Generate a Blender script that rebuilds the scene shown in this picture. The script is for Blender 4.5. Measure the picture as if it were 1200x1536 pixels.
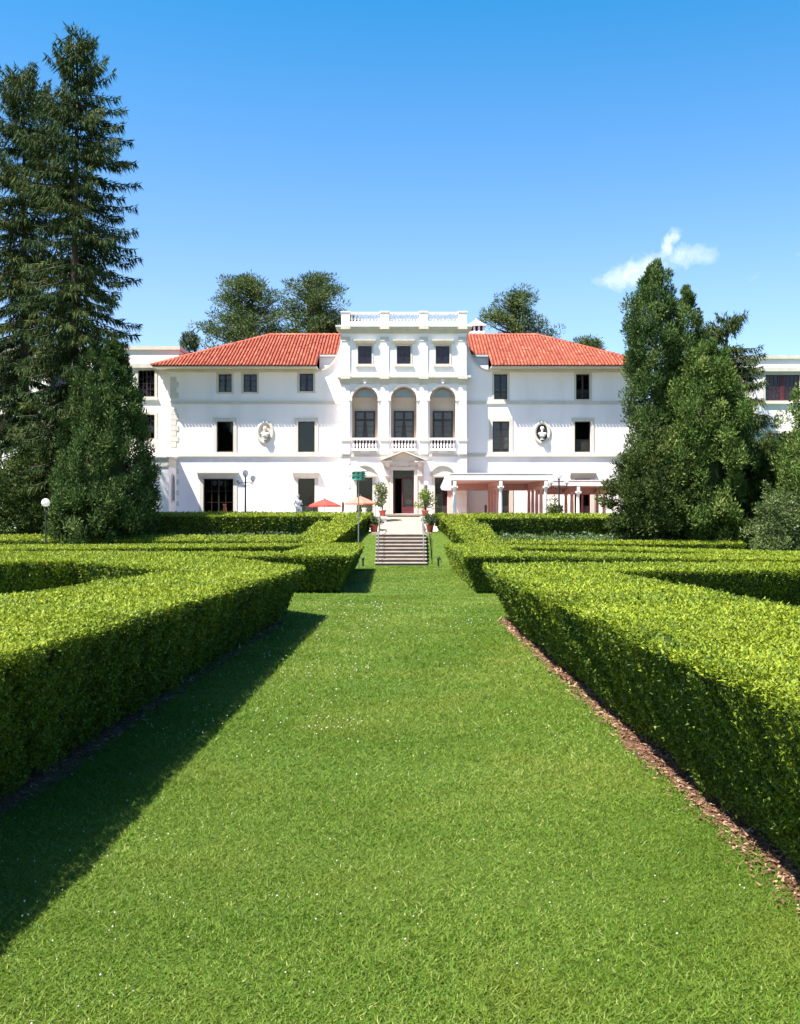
import bpy, math, random
import numpy as np
from mathutils import Vector

random.seed(7)
RNG = np.random.default_rng(7)
scene = bpy.context.scene
for o in list(bpy.data.objects):
    bpy.data.objects.remove(o)

# ------------------------------------------------------------------ camera
EYE = 1.58
FPX = 1500.0
cam_d = bpy.data.cameras.new("camera")
cam = bpy.data.objects.new("camera", cam_d)
scene.collection.objects.link(cam)
cam.location = (0, 0, EYE)
cam.rotation_euler = (math.radians(90), 0, 0)
cam_d.sensor_fit = 'VERTICAL'
cam_d.sensor_height = 24.0
cam_d.lens = 24.0 * FPX / 1536.0
cam_d.shift_x = -6 / 1536.0
cam_d.shift_y = -8 / 1536.0
cam_d.clip_start = 0.05
cam_d.clip_end = 6000
scene.camera = cam

# ------------------------------------------------------------------ light
LIGHT = Vector((0.46, 0.30, -1.0)).normalized()      # the way sunlight travels
sun_d = bpy.data.lights.new("sun", 'SUN')
sun_d.energy = 5.0
sun_d.angle = math.radians(0.53)
sun_d.color = (1.0, 0.955, 0.89)
sun = bpy.data.objects.new("sun", sun_d)
scene.collection.objects.link(sun)
sun.rotation_euler = LIGHT.to_track_quat('-Z', 'Y').to_euler()
ELEV = math.asin(-LIGHT.z)
AZ = math.atan2(-LIGHT.x, -LIGHT.y)                  # compass bearing of the sun from +Y

world = bpy.data.worlds.new("World")
scene.world = world
world.use_nodes = True
wn, wl = world.node_tree.nodes, world.node_tree.links
wn.clear()
w_out = wn.new('ShaderNodeOutputWorld')
w_bg = wn.new('ShaderNodeBackground')
w_bg.inputs['Strength'].default_value = 0.089
sky = wn.new('ShaderNodeTexSky')
sky.sky_type = 'NISHITA'
sky.sun_disc = False
sky.sun_elevation = ELEV
sky.sun_rotation = AZ
sky.altitude = 0
sky.air_density = 1.0
sky.dust_density = 0.8
sky.ozone_density = 3.0
# a few thin wisps of cloud low over the right wing, as part of the sky
tc = wn.new('ShaderNodeTexCoord')
sep = wn.new('ShaderNodeSeparateXYZ')
wl.new(tc.outputs['Generated'], sep.inputs[0])
def wmath(op, a, b=None, clamp=False):
    n = wn.new('ShaderNodeMath'); n.operation = op; n.use_clamp = clamp
    for k, v in enumerate((a, b)):
        if v is None: continue
        if isinstance(v, (int, float)): n.inputs[k].default_value = v
        else: wl.new(v, n.inputs[k])
    return n.outputs[0]
ysafe = wmath('MAXIMUM', sep.outputs['Y'], 0.02)
U = wmath('DIVIDE', sep.outputs['X'], ysafe)
Vv = wmath('DIVIDE', sep.outputs['Z'], ysafe)
warp = wn.new('ShaderNodeTexNoise'); warp.inputs['Scale'].default_value = 26; warp.inputs['Detail'].default_value = 5; warp.inputs['Roughness'].default_value = .65
wl.new(tc.outputs['Generated'], warp.inputs['Vector'])
wsep = wn.new('ShaderNodeSeparateColor'); wl.new(warp.outputs['Color'], wsep.inputs[0])
U = wmath('ADD', U, wmath('MULTIPLY', wmath('SUBTRACT', wsep.outputs[0], .5), .055))
Vv = wmath('ADD', Vv, wmath('MULTIPLY', wmath('SUBTRACT', wsep.outputs[1], .5), .034))
comb = wn.new('ShaderNodeCombineXYZ')
wl.new(U, comb.inputs[0]); wl.new(Vv, comb.inputs[1])
nz = wn.new('ShaderNodeTexNoise'); nz.inputs['Scale'].default_value = 34; nz.inputs['Detail'].default_value = 7; nz.inputs['Roughness'].default_value = 0.62
nz.inputs['Distortion'].default_value = 0.6
wl.new(comb.outputs[0], nz.inputs['Vector'])
def blob(u0, v0, ru, rv, tilt=0.0):
    du = wmath('SUBTRACT', U, u0); dv = wmath('SUBTRACT', Vv, v0)
    c, s = math.cos(tilt), math.sin(tilt)
    a = wmath('DIVIDE', wmath('ADD', wmath('MULTIPLY', du, c), wmath('MULTIPLY', dv, s)), ru)
    b = wmath('DIVIDE', wmath('SUBTRACT', wmath('MULTIPLY', dv, c), wmath('MULTIPLY', du, s)), rv)
    r = wmath('ADD', wmath('MULTIPLY', a, a), wmath('MULTIPLY', b, b))
    return wmath('SUBTRACT', 1.0, r, True)
m = wmath('MULTIPLY', blob(0.232, 0.238, 0.062, 0.022, 0.42), 0.9)
for args in ((0.268, 0.264, 0.030, 0.016, 0.9), (0.285, 0.250, 0.042, 0.018, 0.2), (0.349, 0.231, 0.030, 0.016, 0.1), (0.40, 0.252, 0.02, 0.006, 0.2)):
    m = wmath('MAXIMUM', m, wmath('MULTIPLY', blob(*args), 0.95 if args[1] > .26 and args[1] < .3 else (0.8 if args[1] < .255 and args[0] < .3 else 0.55)))
cm = wmath('SUBTRACT', wmath('ADD', wmath('MULTIPLY', m, 1.15), wmath('MULTIPLY', nz.outputs['Fac'], 1.5)), 1.30, True)
cm = wmath('MULTIPLY', wmath('MULTIPLY', cm, m), 1.25, True)
front = wmath('GREATER_THAN', sep.outputs['Y'], 0.05)
cm = wmath('MULTIPLY', cm, front)
hsv = wn.new('ShaderNodeHueSaturation'); huer = wn.new('ShaderNodeMapRange')
satr = wn.new('ShaderNodeMapRange')                 # a dry summer sky: deeper blue with height
for k_, v_ in (('From Min', 0.20), ('From Max', 0.45), ('To Min', 1.16), ('To Max', 1.40)): satr.inputs[k_].default_value = v_
wl.new(sep.outputs['Z'], satr.inputs['Value']); wl.new(satr.outputs[0], hsv.inputs['Saturation'])
for k_, v_ in (('From Min', 0.18), ('From Max', 0.45), ('To Min', 0.506), ('To Max', 0.490)): huer.inputs[k_].default_value = v_
wl.new(sep.outputs['Z'], huer.inputs['Value']); wl.new(huer.outputs[0], hsv.inputs['Hue'])
wl.new(sky.outputs[0], hsv.inputs['Color'])
mixc = wn.new('ShaderNodeMix'); mixc.data_type = 'RGBA'
wl.new(cm, mixc.inputs['Factor'])
wl.new(hsv.outputs[0], mixc.inputs['A'])
mixc.inputs['B'].default_value = (5.2, 5.5, 5.9, 1)
wl.new(mixc.outputs['Result'], w_bg.inputs['Color'])
wl.new(w_bg.outputs[0], w_out.inputs[0])

scene.view_settings.view_transform = 'Standard'
scene.view_settings.look = 'None'
scene.view_settings.exposure = 1.5
scene.view_settings.gamma = 1.0
scene.view_settings.use_curve_mapping = False
scene.render.engine = 'CYCLES'
scene.cycles.max_bounces = 8
scene.cycles.transparent_max_bounces = 12
scene.cycles.diffuse_bounces = 4
scene.cycles.use_denoising = True

# ------------------------------------------------------------------ materials
def new_mat(name):
    m = bpy.data.materials.new(name); m.use_nodes = True
    nt = m.node_tree; nt.nodes.clear()
    out = nt.nodes.new('ShaderNodeOutputMaterial')
    return m, nt, out
def lk(nt, a, b): nt.links.new(a, b)
def ramp(nt, stops):
    r = nt.nodes.new('ShaderNodeValToRGB')
    e = r.color_ramp.elements
    while len(e) > 1: e.remove(e[-1])
    e[0].position = stops[0][0]; e[0].color = (*stops[0][1], 1)
    for p, c in stops[1:]:
        q = e.new(p); q.color = (*c, 1)
    return r
def mul(c, f): return tuple(min(1, x * f) for x in c)
def surf(name, col, rough=0.7, var=0.12, scale=3.0, bump=0.0, bscale=40.0, metal=0.0, spec=0.4, streak=False):
    m, nt, out = new_mat(name)
    p = nt.nodes.new('ShaderNodeBsdfPrincipled')
    p.inputs['Roughness'].default_value = rough; p.inputs['Metallic'].default_value = metal
    p.inputs['Specular IOR Level'].default_value = spec
    g = nt.nodes.new('ShaderNodeNewGeometry')
    n = nt.nodes.new('ShaderNodeTexNoise'); n.inputs['Scale'].default_value = scale; n.inputs['Detail'].default_value = 6
    src = g.outputs['Position']
    if streak:
        mp = nt.nodes.new('ShaderNodeMapping'); mp.inputs['Scale'].default_value = (1, 1, 0.22)
        lk(nt, src, mp.inputs['Vector']); lk(nt, mp.outputs[0], n.inputs['Vector'])
    else:
        lk(nt, src, n.inputs['Vector'])
    r = ramp(nt, [(0.3, mul(col, 1 - var)), (0.5, col), (0.72, mul(col, 1 + var * .5))])
    lk(nt, n.outputs['Fac'], r.inputs[0]); lk(nt, r.outputs[0], p.inputs['Base Color'])
    if bump:
        n2 = nt.nodes.new('ShaderNodeTexNoise'); n2.inputs['Scale'].default_value = bscale; n2.inputs['Detail'].default_value = 4
        lk(nt, src, n2.inputs['Vector'])
        b = nt.nodes.new('ShaderNodeBump'); b.inputs['Strength'].default_value = bump; b.inputs['Distance'].default_value = 0.02
        lk(nt, n2.outputs['Fac'], b.inputs['Height']); lk(nt, b.outputs[0], p.inputs['Normal'])
    lk(nt, p.outputs[0], out.inputs[0])
    return m
def leafmat(name, stops, rough=0.45, trans=0.3, spec=0.35, patch=None, pscale=0.6):
    """leaves: colour varies leaf by leaf through the face attribute rnd"""
    m, nt, out = new_mat(name)
    a = nt.nodes.new('ShaderNodeAttribute'); a.attribute_name = 'rnd'
    r = ramp(nt, stops); lk(nt, a.outputs['Fac'], r.inputs[0])
    col = r.outputs[0]
    if patch:
        g = nt.nodes.new('ShaderNodeNewGeometry')
        n = nt.nodes.new('ShaderNodeTexNoise'); n.inputs['Scale'].default_value = pscale; n.inputs['Detail'].default_value = 5
        lk(nt, g.outputs['Position'], n.inputs['Vector'])
        mr = nt.nodes.new('ShaderNodeMapRange'); mr.inputs['From Min'].default_value = 0.5; mr.inputs['From Max'].default_value = 0.75
        mr.inputs['To Max'].default_value = 0.65
        lk(nt, n.outputs['Fac'], mr.inputs['Value'])
        mx = nt.nodes.new('ShaderNodeMix'); mx.data_type = 'RGBA'
        lk(nt, mr.outputs[0], mx.inputs['Factor']); lk(nt, col, mx.inputs['A']); mx.inputs['B'].default_value = (*patch, 1)
        col = mx.outputs['Result']
    p = nt.nodes.new('ShaderNodeBsdfPrincipled'); p.inputs['Roughness'].default_value = rough
    p.inputs['Specular IOR Level'].default_value = spec
    lk(nt, col, p.inputs['Base Color'])
    t = nt.nodes.new('ShaderNodeBsdfTranslucent'); lk(nt, col, t.inputs['Color'])
    mx = nt.nodes.new('ShaderNodeMixShader'); mx.inputs[0].default_value = trans
    lk(nt, p.outputs[0], mx.inputs[1]); lk(nt, t.outputs[0], mx.inputs[2]); lk(nt, mx.outputs[0], out.inputs[0])
    return m
def attrmat(name, stops, rough=0.7, spec=0.3):
    m, nt, out = new_mat(name)
    a = nt.nodes.new('ShaderNodeAttribute'); a.attribute_name = 'rnd'
    r = ramp(nt, stops); lk(nt, a.outputs['Fac'], r.inputs[0])
    g = nt.nodes.new('ShaderNodeNewGeometry')
    n = nt.nodes.new('ShaderNodeTexNoise'); n.inputs['Scale'].default_value = 1.3; n.inputs['Detail'].default_value = 6
    lk(nt, g.outputs['Position'], n.inputs['Vector'])
    mr = nt.nodes.new('ShaderNodeMapRange'); mr.inputs['To Min'].default_value = 0.75; mr.inputs['To Max'].default_value = 1.2
    lk(nt, n.outputs['Fac'], mr.inputs['Value'])
    mx = nt.nodes.new('ShaderNodeMix'); mx.data_type = 'RGBA'; mx.blend_type = 'MULTIPLY'; mx.inputs['Factor'].default_value = 1
    lk(nt, r.outputs[0], mx.inputs['A']); lk(nt, mr.outputs[0], mx.inputs['B'])
    p = nt.nodes.new('ShaderNodeBsdfPrincipled'); p.inputs['Roughness'].default_value = rough; p.inputs['Specular IOR Level'].default_value = spec
    lk(nt, mx.outputs['Result'], p.inputs['Base Color']); lk(nt, p.outputs[0], out.inputs[0])
    return m
def glassmat(name, tint=0.75, gloss=(0.9, 0.95, 1.0), fac=0.12):
    m, nt, out = new_mat(name)
    t = nt.nodes.new('ShaderNodeBsdfTransparent'); t.inputs[0].default_value = (tint, tint, tint, 1)
    g = nt.nodes.new('ShaderNodeBsdfGlossy'); g.inputs['Roughness'].default_value = 0.03; g.inputs[0].default_value = (*gloss, 1)
    n = nt.nodes.new('ShaderNodeTexNoise'); n.inputs['Scale'].default_value = 1.3
    geo = nt.nodes.new('ShaderNodeNewGeometry'); lk(nt, geo.outputs['Position'], n.inputs['Vector'])
    b = nt.nodes.new('ShaderNodeBump'); b.inputs['Strength'].default_value = 0.05; lk(nt, n.outputs['Fac'], b.inputs['Height']); lk(nt, b.outputs[0], g.inputs['Normal'])
    mx = nt.nodes.new('ShaderNodeMixShader'); mx.inputs[0].default_value = fac
    lk(nt, t.outputs[0], mx.inputs[1]); lk(nt, g.outputs[0], mx.inputs[2]); lk(nt, mx.outputs[0], out.inputs[0])
    return m

STUCCO = surf("white_stucco", (0.90, 0.825, 0.81), 0.85, 0.08, 0.9, 0.25, 9, streak=True)
STUCCO2 = surf("white_stucco_wing", (0.88, 0.805, 0.785), 0.85, 0.06, 0.8, 0.25, 9, streak=True)
TRIM = surf("cream_stone_trim", (0.60, 0.555, 0.48), 0.8, 0.10, 2.2, 0.25, 20, streak=True)
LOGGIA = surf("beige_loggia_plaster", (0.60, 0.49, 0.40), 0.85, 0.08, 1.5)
PINKSTONE = surf("pinkish_door_stone", (0.66, 0.56, 0.48), 0.8, 0.12, 3.0, 0.3, 20)
FRAME = surf("dark_brown_window_paint", (0.035, 0.018, 0.016), 0.5, 0.2, 4)
REDFRAME = surf("oxblood_window_paint", (0.10, 0.02, 0.025), 0.5, 0.2, 4)
GLASS = glassmat("window_glass", 0.55, fac=0.035)
GLASSB = glassmat("lunette_glass", 0.5, (0.8, 0.9, 1.0), 0.22)
CURTAIN = surf("grey_curtain", (0.42, 0.41, 0.39), 0.9, 0.25, 6)
SHADE = surf("white_blind", (0.62, 0.61, 0.58), 0.9, 0.08, 3)
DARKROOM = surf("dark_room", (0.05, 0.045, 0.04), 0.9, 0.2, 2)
TILE = attrmat("terracotta_roof_tile", [(0, (0.17, 0.035, 0.020)), (0.25, (0.30, 0.062, 0.034)), (0.6, (0.36, 0.078, 0.040)), (1, (0.46, 0.14, 0.080))])
ROOFBASE = surf("roof_underlay", (0.13, 0.022, 0.010), 0.85, 0.2, 3)
FLASH = surf("grey_roof_flashing", (0.5, 0.5, 0.49), 0.6, 0.15, 3)
ROOFDECK = surf('weathered_deck', (0.22, 0.20, 0.18), 0.85, 0.2, 2)
STONE = surf("pale_walk_stone", (0.33, 0.27, 0.205), 0.85, 0.22, 1.8, 0.4, 25)
TREAD = surf("pale_tread_stone", (0.40, 0.34, 0.28), 0.85, 0.22, 2.5, 0.4, 25)
RISER = surf("dark_riser_stone", (0.115, 0.085, 0.066), 0.9, 0.3, 3.0, 0.5, 25)
PAVING = surf("terrace_paving", (0.55, 0.49, 0.43), 0.9, 0.15, 1.0, 0.3, 15)
IRON = surf("black_iron", (0.02, 0.02, 0.02), 0.5, 0.2, 10, spec=0.5)
GREYMETAL = surf("grey_metal_rail", (0.25, 0.25, 0.25), 0.45, 0.15, 10, metal=0.6)
def milkglass():
    m, nt, out = new_mat("white_lamp_glass")
    p = nt.nodes.new('ShaderNodeBsdfPrincipled'); p.inputs['Base Color'].default_value = (.88, .86, .84, 1); p.inputs['Roughness'].default_value = .2
    t = nt.nodes.new('ShaderNodeBsdfTranslucent'); t.inputs[0].default_value = (.95, .93, .9, 1)
    n = nt.nodes.new('ShaderNodeTexNoise'); n.inputs['Scale'].default_value = 5
    r = ramp(nt, [(0.3, (.82, .80, .78)), (.7, (.9, .88, .86))]); lk(nt, n.outputs['Fac'], r.inputs[0]); lk(nt, r.outputs[0], p.inputs['Base Color'])
    mx = nt.nodes.new('ShaderNodeMixShader'); mx.inputs[0].default_value = .55
    lk(nt, p.outputs[0], mx.inputs[1]); lk(nt, t.outputs[0], mx.inputs[2]); lk(nt, mx.outputs[0], out.inputs[0]); return m
GLOBE = milkglass()
PALEPINK = surf("pale_pink_paint", (0.82, 0.70, 0.67), 0.65, 0.06, 2.0)
WHITEPAINT = surf("white_paint", (0.82, 0.80, 0.78), 0.6, 0.05, 2.0, 0.1, 20)
PINK = surf("salmon_paint_shade_tint", (0.60, 0.32, 0.285), 0.7, 0.08, 2.0)  # pink paint that also carries the tinted shade under the pergola canopy
STATUE = surf("weathered_white_stone", (0.66, 0.64, 0.61), 0.85, 0.2, 7, 0.4, 40)
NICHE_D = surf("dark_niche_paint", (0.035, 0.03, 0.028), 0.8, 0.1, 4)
RED = surf("red_canvas", (0.55, 0.052, 0.035), 0.85, 0.1, 4)
REDPALE = surf("faded_red_canvas", (0.62, 0.17, 0.115), 0.85, 0.1, 4)
BROWNCLOTH = surf("brown_canvas", (0.12, 0.055, 0.035), 0.85, 0.2, 6)
WOOD = surf("dark_wood", (0.09, 0.05, 0.03), 0.6, 0.2, 6)
TERRA = surf("terracotta_pot", (0.36, 0.09, 0.05), 0.8, 0.15, 6)
SOIL = surf("potting_soil", (0.03, 0.02, 0.014), 0.95, 0.3, 20)
BIRDGREEN = surf("mint_green_paint", (0.24, 0.50, 0.38), 0.6, 0.12, 6)
BIRDDARK = surf("dark_green_paint", (0.05, 0.20, 0.14), 0.6, 0.12, 6)
BARK = surf("grey_brown_bark", (0.085, 0.062, 0.048), 0.95, 0.35, 5, 0.8, 14, streak=True)
HEDGECORE = surf("hedge_twigs", (0.030, 0.045, 0.010), 0.95, 0.4, 14, 0.8, 30)

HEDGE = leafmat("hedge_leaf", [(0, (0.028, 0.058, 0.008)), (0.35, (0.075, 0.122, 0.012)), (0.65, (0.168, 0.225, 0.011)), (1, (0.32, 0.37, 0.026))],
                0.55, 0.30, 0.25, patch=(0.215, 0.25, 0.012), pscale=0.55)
SPRUCE = leafmat("spruce_needles", [(0, (0.016, 0.036, 0.012)), (0.6, (0.042, 0.066, 0.019)), (1, (0.094, 0.108, 0.032))], 0.75, 0.12, 0.08)
PINE = leafmat("pine_needles", [(0, (0.028, 0.054, 0.017)), (0.6, (0.078, 0.115, 0.032)), (1, (0.155, 0.175, 0.06))], 0.75, 0.14, 0.08)
CEDAR = leafmat("arborvitae_sprays", [(0, (0.026, 0.056, 0.016)), (0.6, (0.070, 0.112, 0.030)), (1, (0.13, 0.172, 0.055))], 0.75, 0.18, 0.08)
CEDARL = leafmat("light_arborvitae_sprays", [(0, (0.036, 0.075, 0.016)), (0.6, (0.098, 0.15, 0.034)), (1, (0.19, 0.23, 0.06))], 0.75, 0.22, 0.08)
YEW = leafmat("yew_needles", [(0, (0.020, 0.042, 0.011)), (0.6, (0.058, 0.085, 0.020)), (1, (0.125, 0.14, 0.038))], 0.75, 0.12, 0.08)
SHRUB = leafmat("shrub_leaves", [(0, (0.045, 0.075, 0.020)), (0.6, (0.095, 0.135, 0.036)), (1, (0.17, 0.205, 0.07))], 0.5, 0.25)
LIME = leafmat("lime_shrub_leaves", [(0, (0.07, 0.12, 0.014)), (0.6, (0.13, 0.20, 0.022)), (1, (0.22, 0.28, 0.05))], 0.5, 0.3)
COVER = leafmat("silver_ground_cover", [(0, (0.04, 0.08, 0.018)), (0.6, (0.09, 0.14, 0.045)), (1, (0.26, 0.31, 0.18))], 0.6, 0.2)
LEMON = leafmat("citrus_leaves", [(0, (0.05, 0.08, 0.018)), (0.6, (0.11, 0.15, 0.03)), (1, (0.24, 0.27, 0.10))], 0.4, 0.25)
GRASS = leafmat("grass_blade", [(0, (0.054, 0.112, 0.008)), (0.5, (0.118, 0.200, 0.017)), (0.85, (0.195, 0.262, 0.040)), (1, (0.38, 0.39, 0.12))], 0.55, 0.35, 0.2,
                patch=(0.185, 0.21, 0.028), pscale=0.8)
CLOVER = leafmat("clover_flower", [(0, (0.45, 0.42, 0.33)), (1, (0.66, 0.64, 0.56))], 0.8, 0.2)
CHIP = attrmat("bark_chip", [(0, (0.07, 0.032, 0.018)), (0.6, (0.17, 0.078, 0.046)), (1, (0.38, 0.25, 0.16))], 0.9)
FLOWERW = leafmat("white_petals", [(0, (0.6, 0.58, 0.55)), (1, (0.75, 0.74, 0.7))], 0.7, 0.2)

def lawnmat():
    m, nt, out = new_mat("lawn_grass")
    g = nt.nodes.new('ShaderNodeNewGeometry')
    def noise(s, d=6, rough=.55):
        n = nt.nodes.new('ShaderNodeTexNoise'); n.inputs['Scale'].default_value = s; n.inputs['Detail'].default_value = d; n.inputs['Roughness'].default_value = rough
        lk(nt, g.outputs['Position'], n.inputs['Vector']); return n.outputs['Fac']
    r1 = ramp(nt, [(0.30, (0.034, 0.066, 0.006)), (0.5, (0.066, 0.110, 0.009)), (0.7, (0.10, 0.148, 0.018))])
    lk(nt, noise(38, 8, .75), r1.inputs[0])
    mr = nt.nodes.new('ShaderNodeMapRange'); mr.inputs['From Min'].default_value = .48; mr.inputs['From Max'].default_value = .72; mr.inputs['To Max'].default_value = .5
    lk(nt, noise(.9), mr.inputs['Value'])
    mx = nt.nodes.new('ShaderNodeMix'); mx.data_type = 'RGBA'; lk(nt, mr.outputs[0], mx.inputs['Factor'])
    lk(nt, r1.outputs[0], mx.inputs['A']); mx.inputs['B'].default_value = (0.075, 0.10, 0.010, 1)
    p = nt.nodes.new('ShaderNodeBsdfPrincipled'); p.inputs['Roughness'].default_value = 0.75; p.inputs['Specular IOR Level'].default_value = 0.2
    lk(nt, mx.outputs['Result'], p.inputs['Base Color'])
    b = nt.nodes.new('ShaderNodeBump'); b.inputs['Strength'].default_value = 0.7; b.inputs['Distance'].default_value = 0.03
    lk(nt, noise(60, 6, .8), b.inputs['Height']); lk(nt, b.outputs[0], p.inputs['Normal'])
    lk(nt, p.outputs[0], out.inputs[0])
    return m
LAWN = lawnmat()
MULCH = surf("bark_mulch", (0.12, 0.052, 0.03), 0.95, 0.45, 30, 1.0, 60)

# ------------------------------------------------------------------ helpers
COL = scene.collection
def link(o, parent=None):
    COL.objects.link(o)
    if parent is not None: o.parent = parent
    return o
def tag(o, label=None, cat=None, group=None, kind=None):
    if label: o['label'] = label
    if cat: o['category'] = cat
    if group: o['group'] = group
    if kind: o['kind'] = kind
    return o
def empty(name, label, cat, loc=(0, 0, 0), group=None):
    o = bpy.data.objects.new(name, None); o.location = loc; o.empty_display_size = 0.2
    link(o); tag(o, label, cat, group)
    return o
def attach(o, parent):
    """parent without moving: all meshes are written in world space"""
    o.parent = parent
    m = parent.location.copy(); p = parent.parent
    while p is not None:
        m += p.location; p = p.parent
    o.location = o.location - m
class MB:
    def __init__(s): s.v = []; s.f = []; s.r = []
    def add(s, vs, fs, rnd=None):
        b = len(s.v); s.v += [tuple(v) for v in vs]; s.f += [tuple(i + b for i in f) for f in fs]
        if rnd is not None: s.r += [rnd] * len(fs)
        return s
    def box(s, x0, x1, y0, y1, z0, z1):
        return s.add([(x0, y0, z0), (x1, y0, z0), (x1, y1, z0), (x0, y1, z0), (x0, y0, z1), (x1, y0, z1), (x1, y1, z1), (x0, y1, z1)],
                     [(0, 3, 2, 1), (4, 5, 6, 7), (0, 1, 5, 4), (1, 2, 6, 5), (2, 3, 7, 6), (3, 0, 4, 7)])
    def quad(s, a, b, c, d): return s.add([a, b, c, d], [(0, 1, 2, 3)])
    def prism_y(s, pts, y0, y1):
        """outline pts (x,z), counter-clockwise seen from the front (-Y), from y0 (front) to y1"""
        n = len(pts)
        s.add([(x, y0, z) for x, z in pts] + [(x, y1, z) for x, z in pts],
              [tuple(range(n)), tuple(range(2 * n - 1, n - 1, -1))] + [(i, i + n, (i + 1) % n + n, (i + 1) % n) for i in range(n)])
        return s
    def prism_x(s, pts, x0, x1):
        n = len(pts)
        s.add([(x0, y, z) for y, z in pts] + [(x1, y, z) for y, z in pts],
              [tuple(range(n - 1, -1, -1)), tuple(range(n, 2 * n))] + [(i, (i + 1) % n, (i + 1) % n + n, i + n) for i in range(n)])
        return s
    def prism_z(s, pts, z0, z1):
        n = len(pts)
        s.add([(x, y, z0) for x, y in pts] + [(x, y, z1) for x, y in pts],
              [tuple(range(n - 1, -1, -1)), tuple(range(n, 2 * n))] + [(i, (i + 1) % n, (i + 1) % n + n, i + n) for i in range(n)])
        return s
    def lathe(s, cx, cy, prof, n=12, sx=1, sy=1, ph=0):
        vs, fs = [], []
        for r, z in prof:
            for k in range(n):
                a = 2 * math.pi * k / n + ph
                vs.append((cx + r * sx * math.cos(a), cy + r * sy * math.sin(a), z))
        for i in range(len(prof) - 1):
            for k in range(n):
                fs.append((i * n + k, i * n + (k + 1) % n, (i + 1) * n + (k + 1) % n, (i + 1) * n + k))
        fs.append(tuple(range(n - 1, -1, -1))); fs.append(tuple((len(prof) - 1) * n + k for k in range(n)))
        return s.add(vs, fs)
    def tube(s, pts, rads, n=6):
        pts = [Vector(p) for p in pts]; base = len(s.v)
        if isinstance(rads, (int, float)): rads = [rads] * len(pts)
        vs, fs = [], []
        for i, p in enumerate(pts):
            d = (pts[min(i + 1, len(pts) - 1)] - pts[max(i - 1, 0)])
            d = d.normalized() if d.length > 1e-9 else Vector((0, 0, 1))
            a = d.orthogonal().normalized() if abs(d.z) < .95 else Vector((1, 0, 0)).cross(d).normalized()
            if abs(d.z) < .95: a = Vector((0, 0, 1)).cross(d).normalized()
            b = d.cross(a).normalized()
            for k in range(n):
                t = 2 * math.pi * k / n
                q = p + (a * math.cos(t) + b * math.sin(t)) * rads[i]
                vs.append((q.x, q.y, q.z))
        for i in range(len(pts) - 1):
            for k in range(n):
                fs.append((i * n + k, i * n + (k + 1) % n, (i + 1) * n + (k + 1) % n, (i + 1) * n + k))
        fs.append(tuple(range(n - 1, -1, -1))); fs.append(tuple((len(pts) - 1) * n + k for k in range(n)))
        return s.add(vs, fs)
    def ball(s, c, r, n=12, m=8, sx=1, sy=1, sz=1):
        prof = [(max(1e-4, r * math.sin(math.pi * i / m)), c[2] - r * sz * math.cos(math.pi * i / m)) for i in range(m + 1)]
        return s.lathe(c[0], c[1], prof, n, sx, sy)
    def mesh(s, name, mat, smooth=False):
        me = bpy.data.meshes.new(name); me.from_pydata(s.v, [], s.f)
        if s.r:
            a = me.attributes.new('rnd', 'FLOAT', 'FACE'); a.data.foreach_set('value', np.array(s.r, dtype=np.float32))
        for mm in (mat if isinstance(mat, (list, tuple)) else [mat]): me.materials.append(mm)
        if smooth: me.polygons.foreach_set('use_smooth', [True] * len(me.polygons))
        me.update(); return me
    def build(s, name, mat, parent=None, smooth=False):
        o = bpy.data.objects.new(name, s.mesh(name, mat, smooth)); link(o)
        if parent is not None: attach(o, parent)
        return o
def inst(name, me, loc, parent=None, scale=None, rotz=0):
    o = bpy.data.objects.new(name, me); o.location = loc
    if scale: o.scale = scale
    if rotz: o.rotation_euler = (0, 0, rotz)
    link(o)
    if parent is not None: attach(o, parent)
    return o
def np_obj(name, V, F, mat, parent=None, rnd=None, smooth=False):
    V = np.ascontiguousarray(V, dtype=np.float32); F = np.ascontiguousarray(F, dtype=np.int32)
    me = bpy.data.meshes.new(name); k = F.shape[1]
    me.vertices.add(len(V)); me.vertices.foreach_set('co', V.ravel())
    me.loops.add(F.size); me.loops.foreach_set('vertex_index', F.ravel())
    me.polygons.add(len(F)); me.polygons.foreach_set('loop_start', np.arange(0, F.size, k, dtype=np.int32))
    if rnd is not None:
        a = me.attributes.new('rnd', 'FLOAT', 'FACE'); a.data.foreach_set('value', np.ascontiguousarray(rnd, dtype=np.float32))
    me.materials.append(mat)
    me.update(calc_edges=True); me.validate()
    if smooth: me.polygons.foreach_set('use_smooth', [True] * len(me.polygons))
    o = bpy.data.objects.new(name, me); link(o)
    if parent is not None: attach(o, parent)
    return o
def unit(a): return a / np.maximum(np.linalg.norm(a, axis=-1, keepdims=True), 1e-9)
def cards(P, D, L, W, rng, N=None, fold=0.18):
    """pointed leaves: base P, tip along D"""
    n = len(P); D = unit(D)
    R = rng.normal(size=(n, 3)) if N is None else N
    S = unit(np.cross(D, R)); Nn = np.cross(S, D)
    L = np.broadcast_to(np.asarray(L, float), (n,))[:, None]; W = np.broadcast_to(np.asarray(W, float), (n,))[:, None]
    V = np.empty((n, 3, 3)); lo = P + D * L * .12
    V[:, 0] = lo + S * W * .5; V[:, 1] = P + D * L; V[:, 2] = lo - S * W * .5
    return V.reshape(-1, 3), np.arange(n * 3).reshape(-1, 3)
def px(x, y, Y):
    return ((x - 606) * Y / FPX, Y, EYE - (y - 760) * Y / FPX)
def gz(y):
    """height of the ground along the garden axis"""
    y = np.asarray(y, float)
    a = -0.032 * np.clip(y, -8, 56.0)
    t = np.clip((y - 57.3) / 4.9, 0, 1); t = t * t * (3 - 2 * t)
    return a + (-.03) * np.clip((y - 56) / 1.3, 0, 1) + t * 1.822
def gzf(y): return float(gz(y))

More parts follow.
